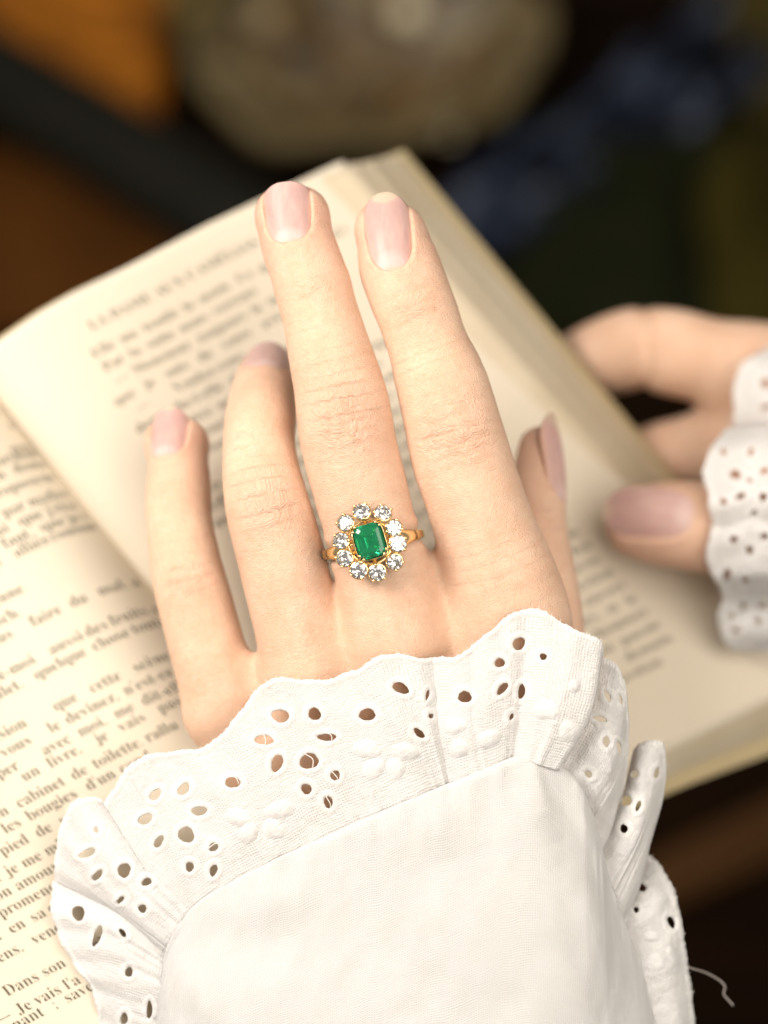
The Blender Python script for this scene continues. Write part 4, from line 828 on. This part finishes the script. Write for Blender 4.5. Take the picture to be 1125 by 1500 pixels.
    def brilliant():
        V = []; ring_ = lambda n, r, h, o: [V.append((r*math.cos(2*math.pi*(i + o)/n), r*math.sin(2*math.pi*(i + o)/n), h)) for i in range(n)]
        ring_(8, .56, .30, 0); ring_(8, .80, .19, .5); ring_(16, 1.0, .03, 0); ring_(16, 1.0, -.02, 0); ring_(8, .50, -.42, .5); V.append((0, 0, -.82)); F = [tuple(range(8))]
        for i in range(8):
            j = (i + 1) % 8; g0, g1, g2, gm = 16 + 2*i, 16 + (2*i + 1) % 16, 16 + (2*i + 2) % 16, 16 + (2*i - 1) % 16
            F += [(i, 8 + i, j), (8 + i, g0, g1), (8 + i, g1, g2), (i, 8 + (i - 1) % 8, g0), (i, g0, 8 + i)]
            b0, b1, b2 = g0 + 16, g1 + 16, g2 + 16
            F += [(32 + i, 0, 0)] if False else []
            F += [(g0, b0, b1, g1), (g1, b1, b2, g2), (b0, 48 + i, b1), (b1, 48 + i, b2), (b0, 48 + (i - 1) % 8, 48 + i), (48 + i, 48 + (i - 1) % 8, 56)]
        return np.array(V), F
    DV, DF = brilliant()
    for k, (zx, zy) in enumerate(pos):
        p = np.array(U(440 + (zx*.985 + 7)/4.6875, 700 + (zy*.985 + 6.6)/4.6875, .44)); rel = p - hc; out = rel - n0*(rel@n0); out /= np.linalg.norm(out)
        nd = n0 + out*.22 + np.array([random.uniform(-.12, .12), random.uniform(-.12, .12), 0]); nd /= np.linalg.norm(nd); dx = np.cross(nd, [0.3, .9, .1]); dx /= np.linalg.norm(dx); dy = np.cross(nd, dx); sp = random.uniform(0, .8)
        dx, dy = dx*math.cos(sp) + dy*math.sin(sp), dy*math.cos(sp) - dx*math.sin(sp)
        rr = Rg*random.uniform(.96, 1.05)
        me = mesh('diamond', Cn([p + rr*(dx*v[0] + dy*v[1] + nd*v[2]) for v in DV]), DF, False); bm = bmesh.new(); bm.from_mesh(me); bmesh.ops.recalc_face_normals(bm, faces=bm.faces); bm.to_mesh(me); bm.free()
        d = obj('diamond', me, M_DIAM, ring)
        tubeobj('seat', [p + (dx*math.cos(q) + dy*math.sin(q))*rr*.96 - nd*.04 for q in np.linspace(0, 2*math.pi, 21)], .030, 8, d)
        q0 = math.atan2(out@dy, out@dx)
        for dq in (.7, -.7, math.pi):
            w = dx*math.cos(q0 + dq) + dy*math.sin(q0 + dq); claw(p + w*rr*.6 - nd*.16, p + w*rr*1.07 + nd*.0, p + w*rr*.93 + nd*.045, d, .027)
        side = np.cross(n0, out)
        tubeobj('strut', catmull([hc + out*.26 - n0*.2, hc + out*.38 - n0*.12, p - out*.05 - nd*.10], np.linspace(0, 1, 8)), [.045, .042, .04, .04, .04, .04, .042, .045])
    # shoulders linking band and head
    for s in (1, -1):
        pts = [W(s*rb*math.cos(a), 0, rn*math.sin(a)) for a in (R_(28), R_(42), R_(56), R_(70))] + [hc - n0*.24 + B*s*.1]
        pts = catmull(pts, np.linspace(0, 1, 12)); V = []; seg = 14
        for i, p in enumerate(pts):
            q = i/11; w = .10 + .055*math.sin(math.pi*min(q*1.3, 1)); th = .07; tt = pts[min(i + 1, 11)] - pts[max(i - 1, 0)]; tt /= np.linalg.norm(tt); nn_ = np.cross(tt, T); nn_ /= np.linalg.norm(nn_)
            V += [p + T*w*math.cos(z) + nn_*th*math.sin(z) for z in np.linspace(0, 2*math.pi, seg, endpoint=False)]
        F = [(i*seg + j, i*seg + (j + 1) % seg, (i + 1)*seg + (j + 1) % seg, (i + 1)*seg + j) for i in range(11) for j in range(seg)] + [tuple(range(seg))[::-1], tuple(11*seg + j for j in range(seg))]
        obj('shoulder', mesh('shoulder', Cn(V), F), M_GOLD, ring)
build_ring()
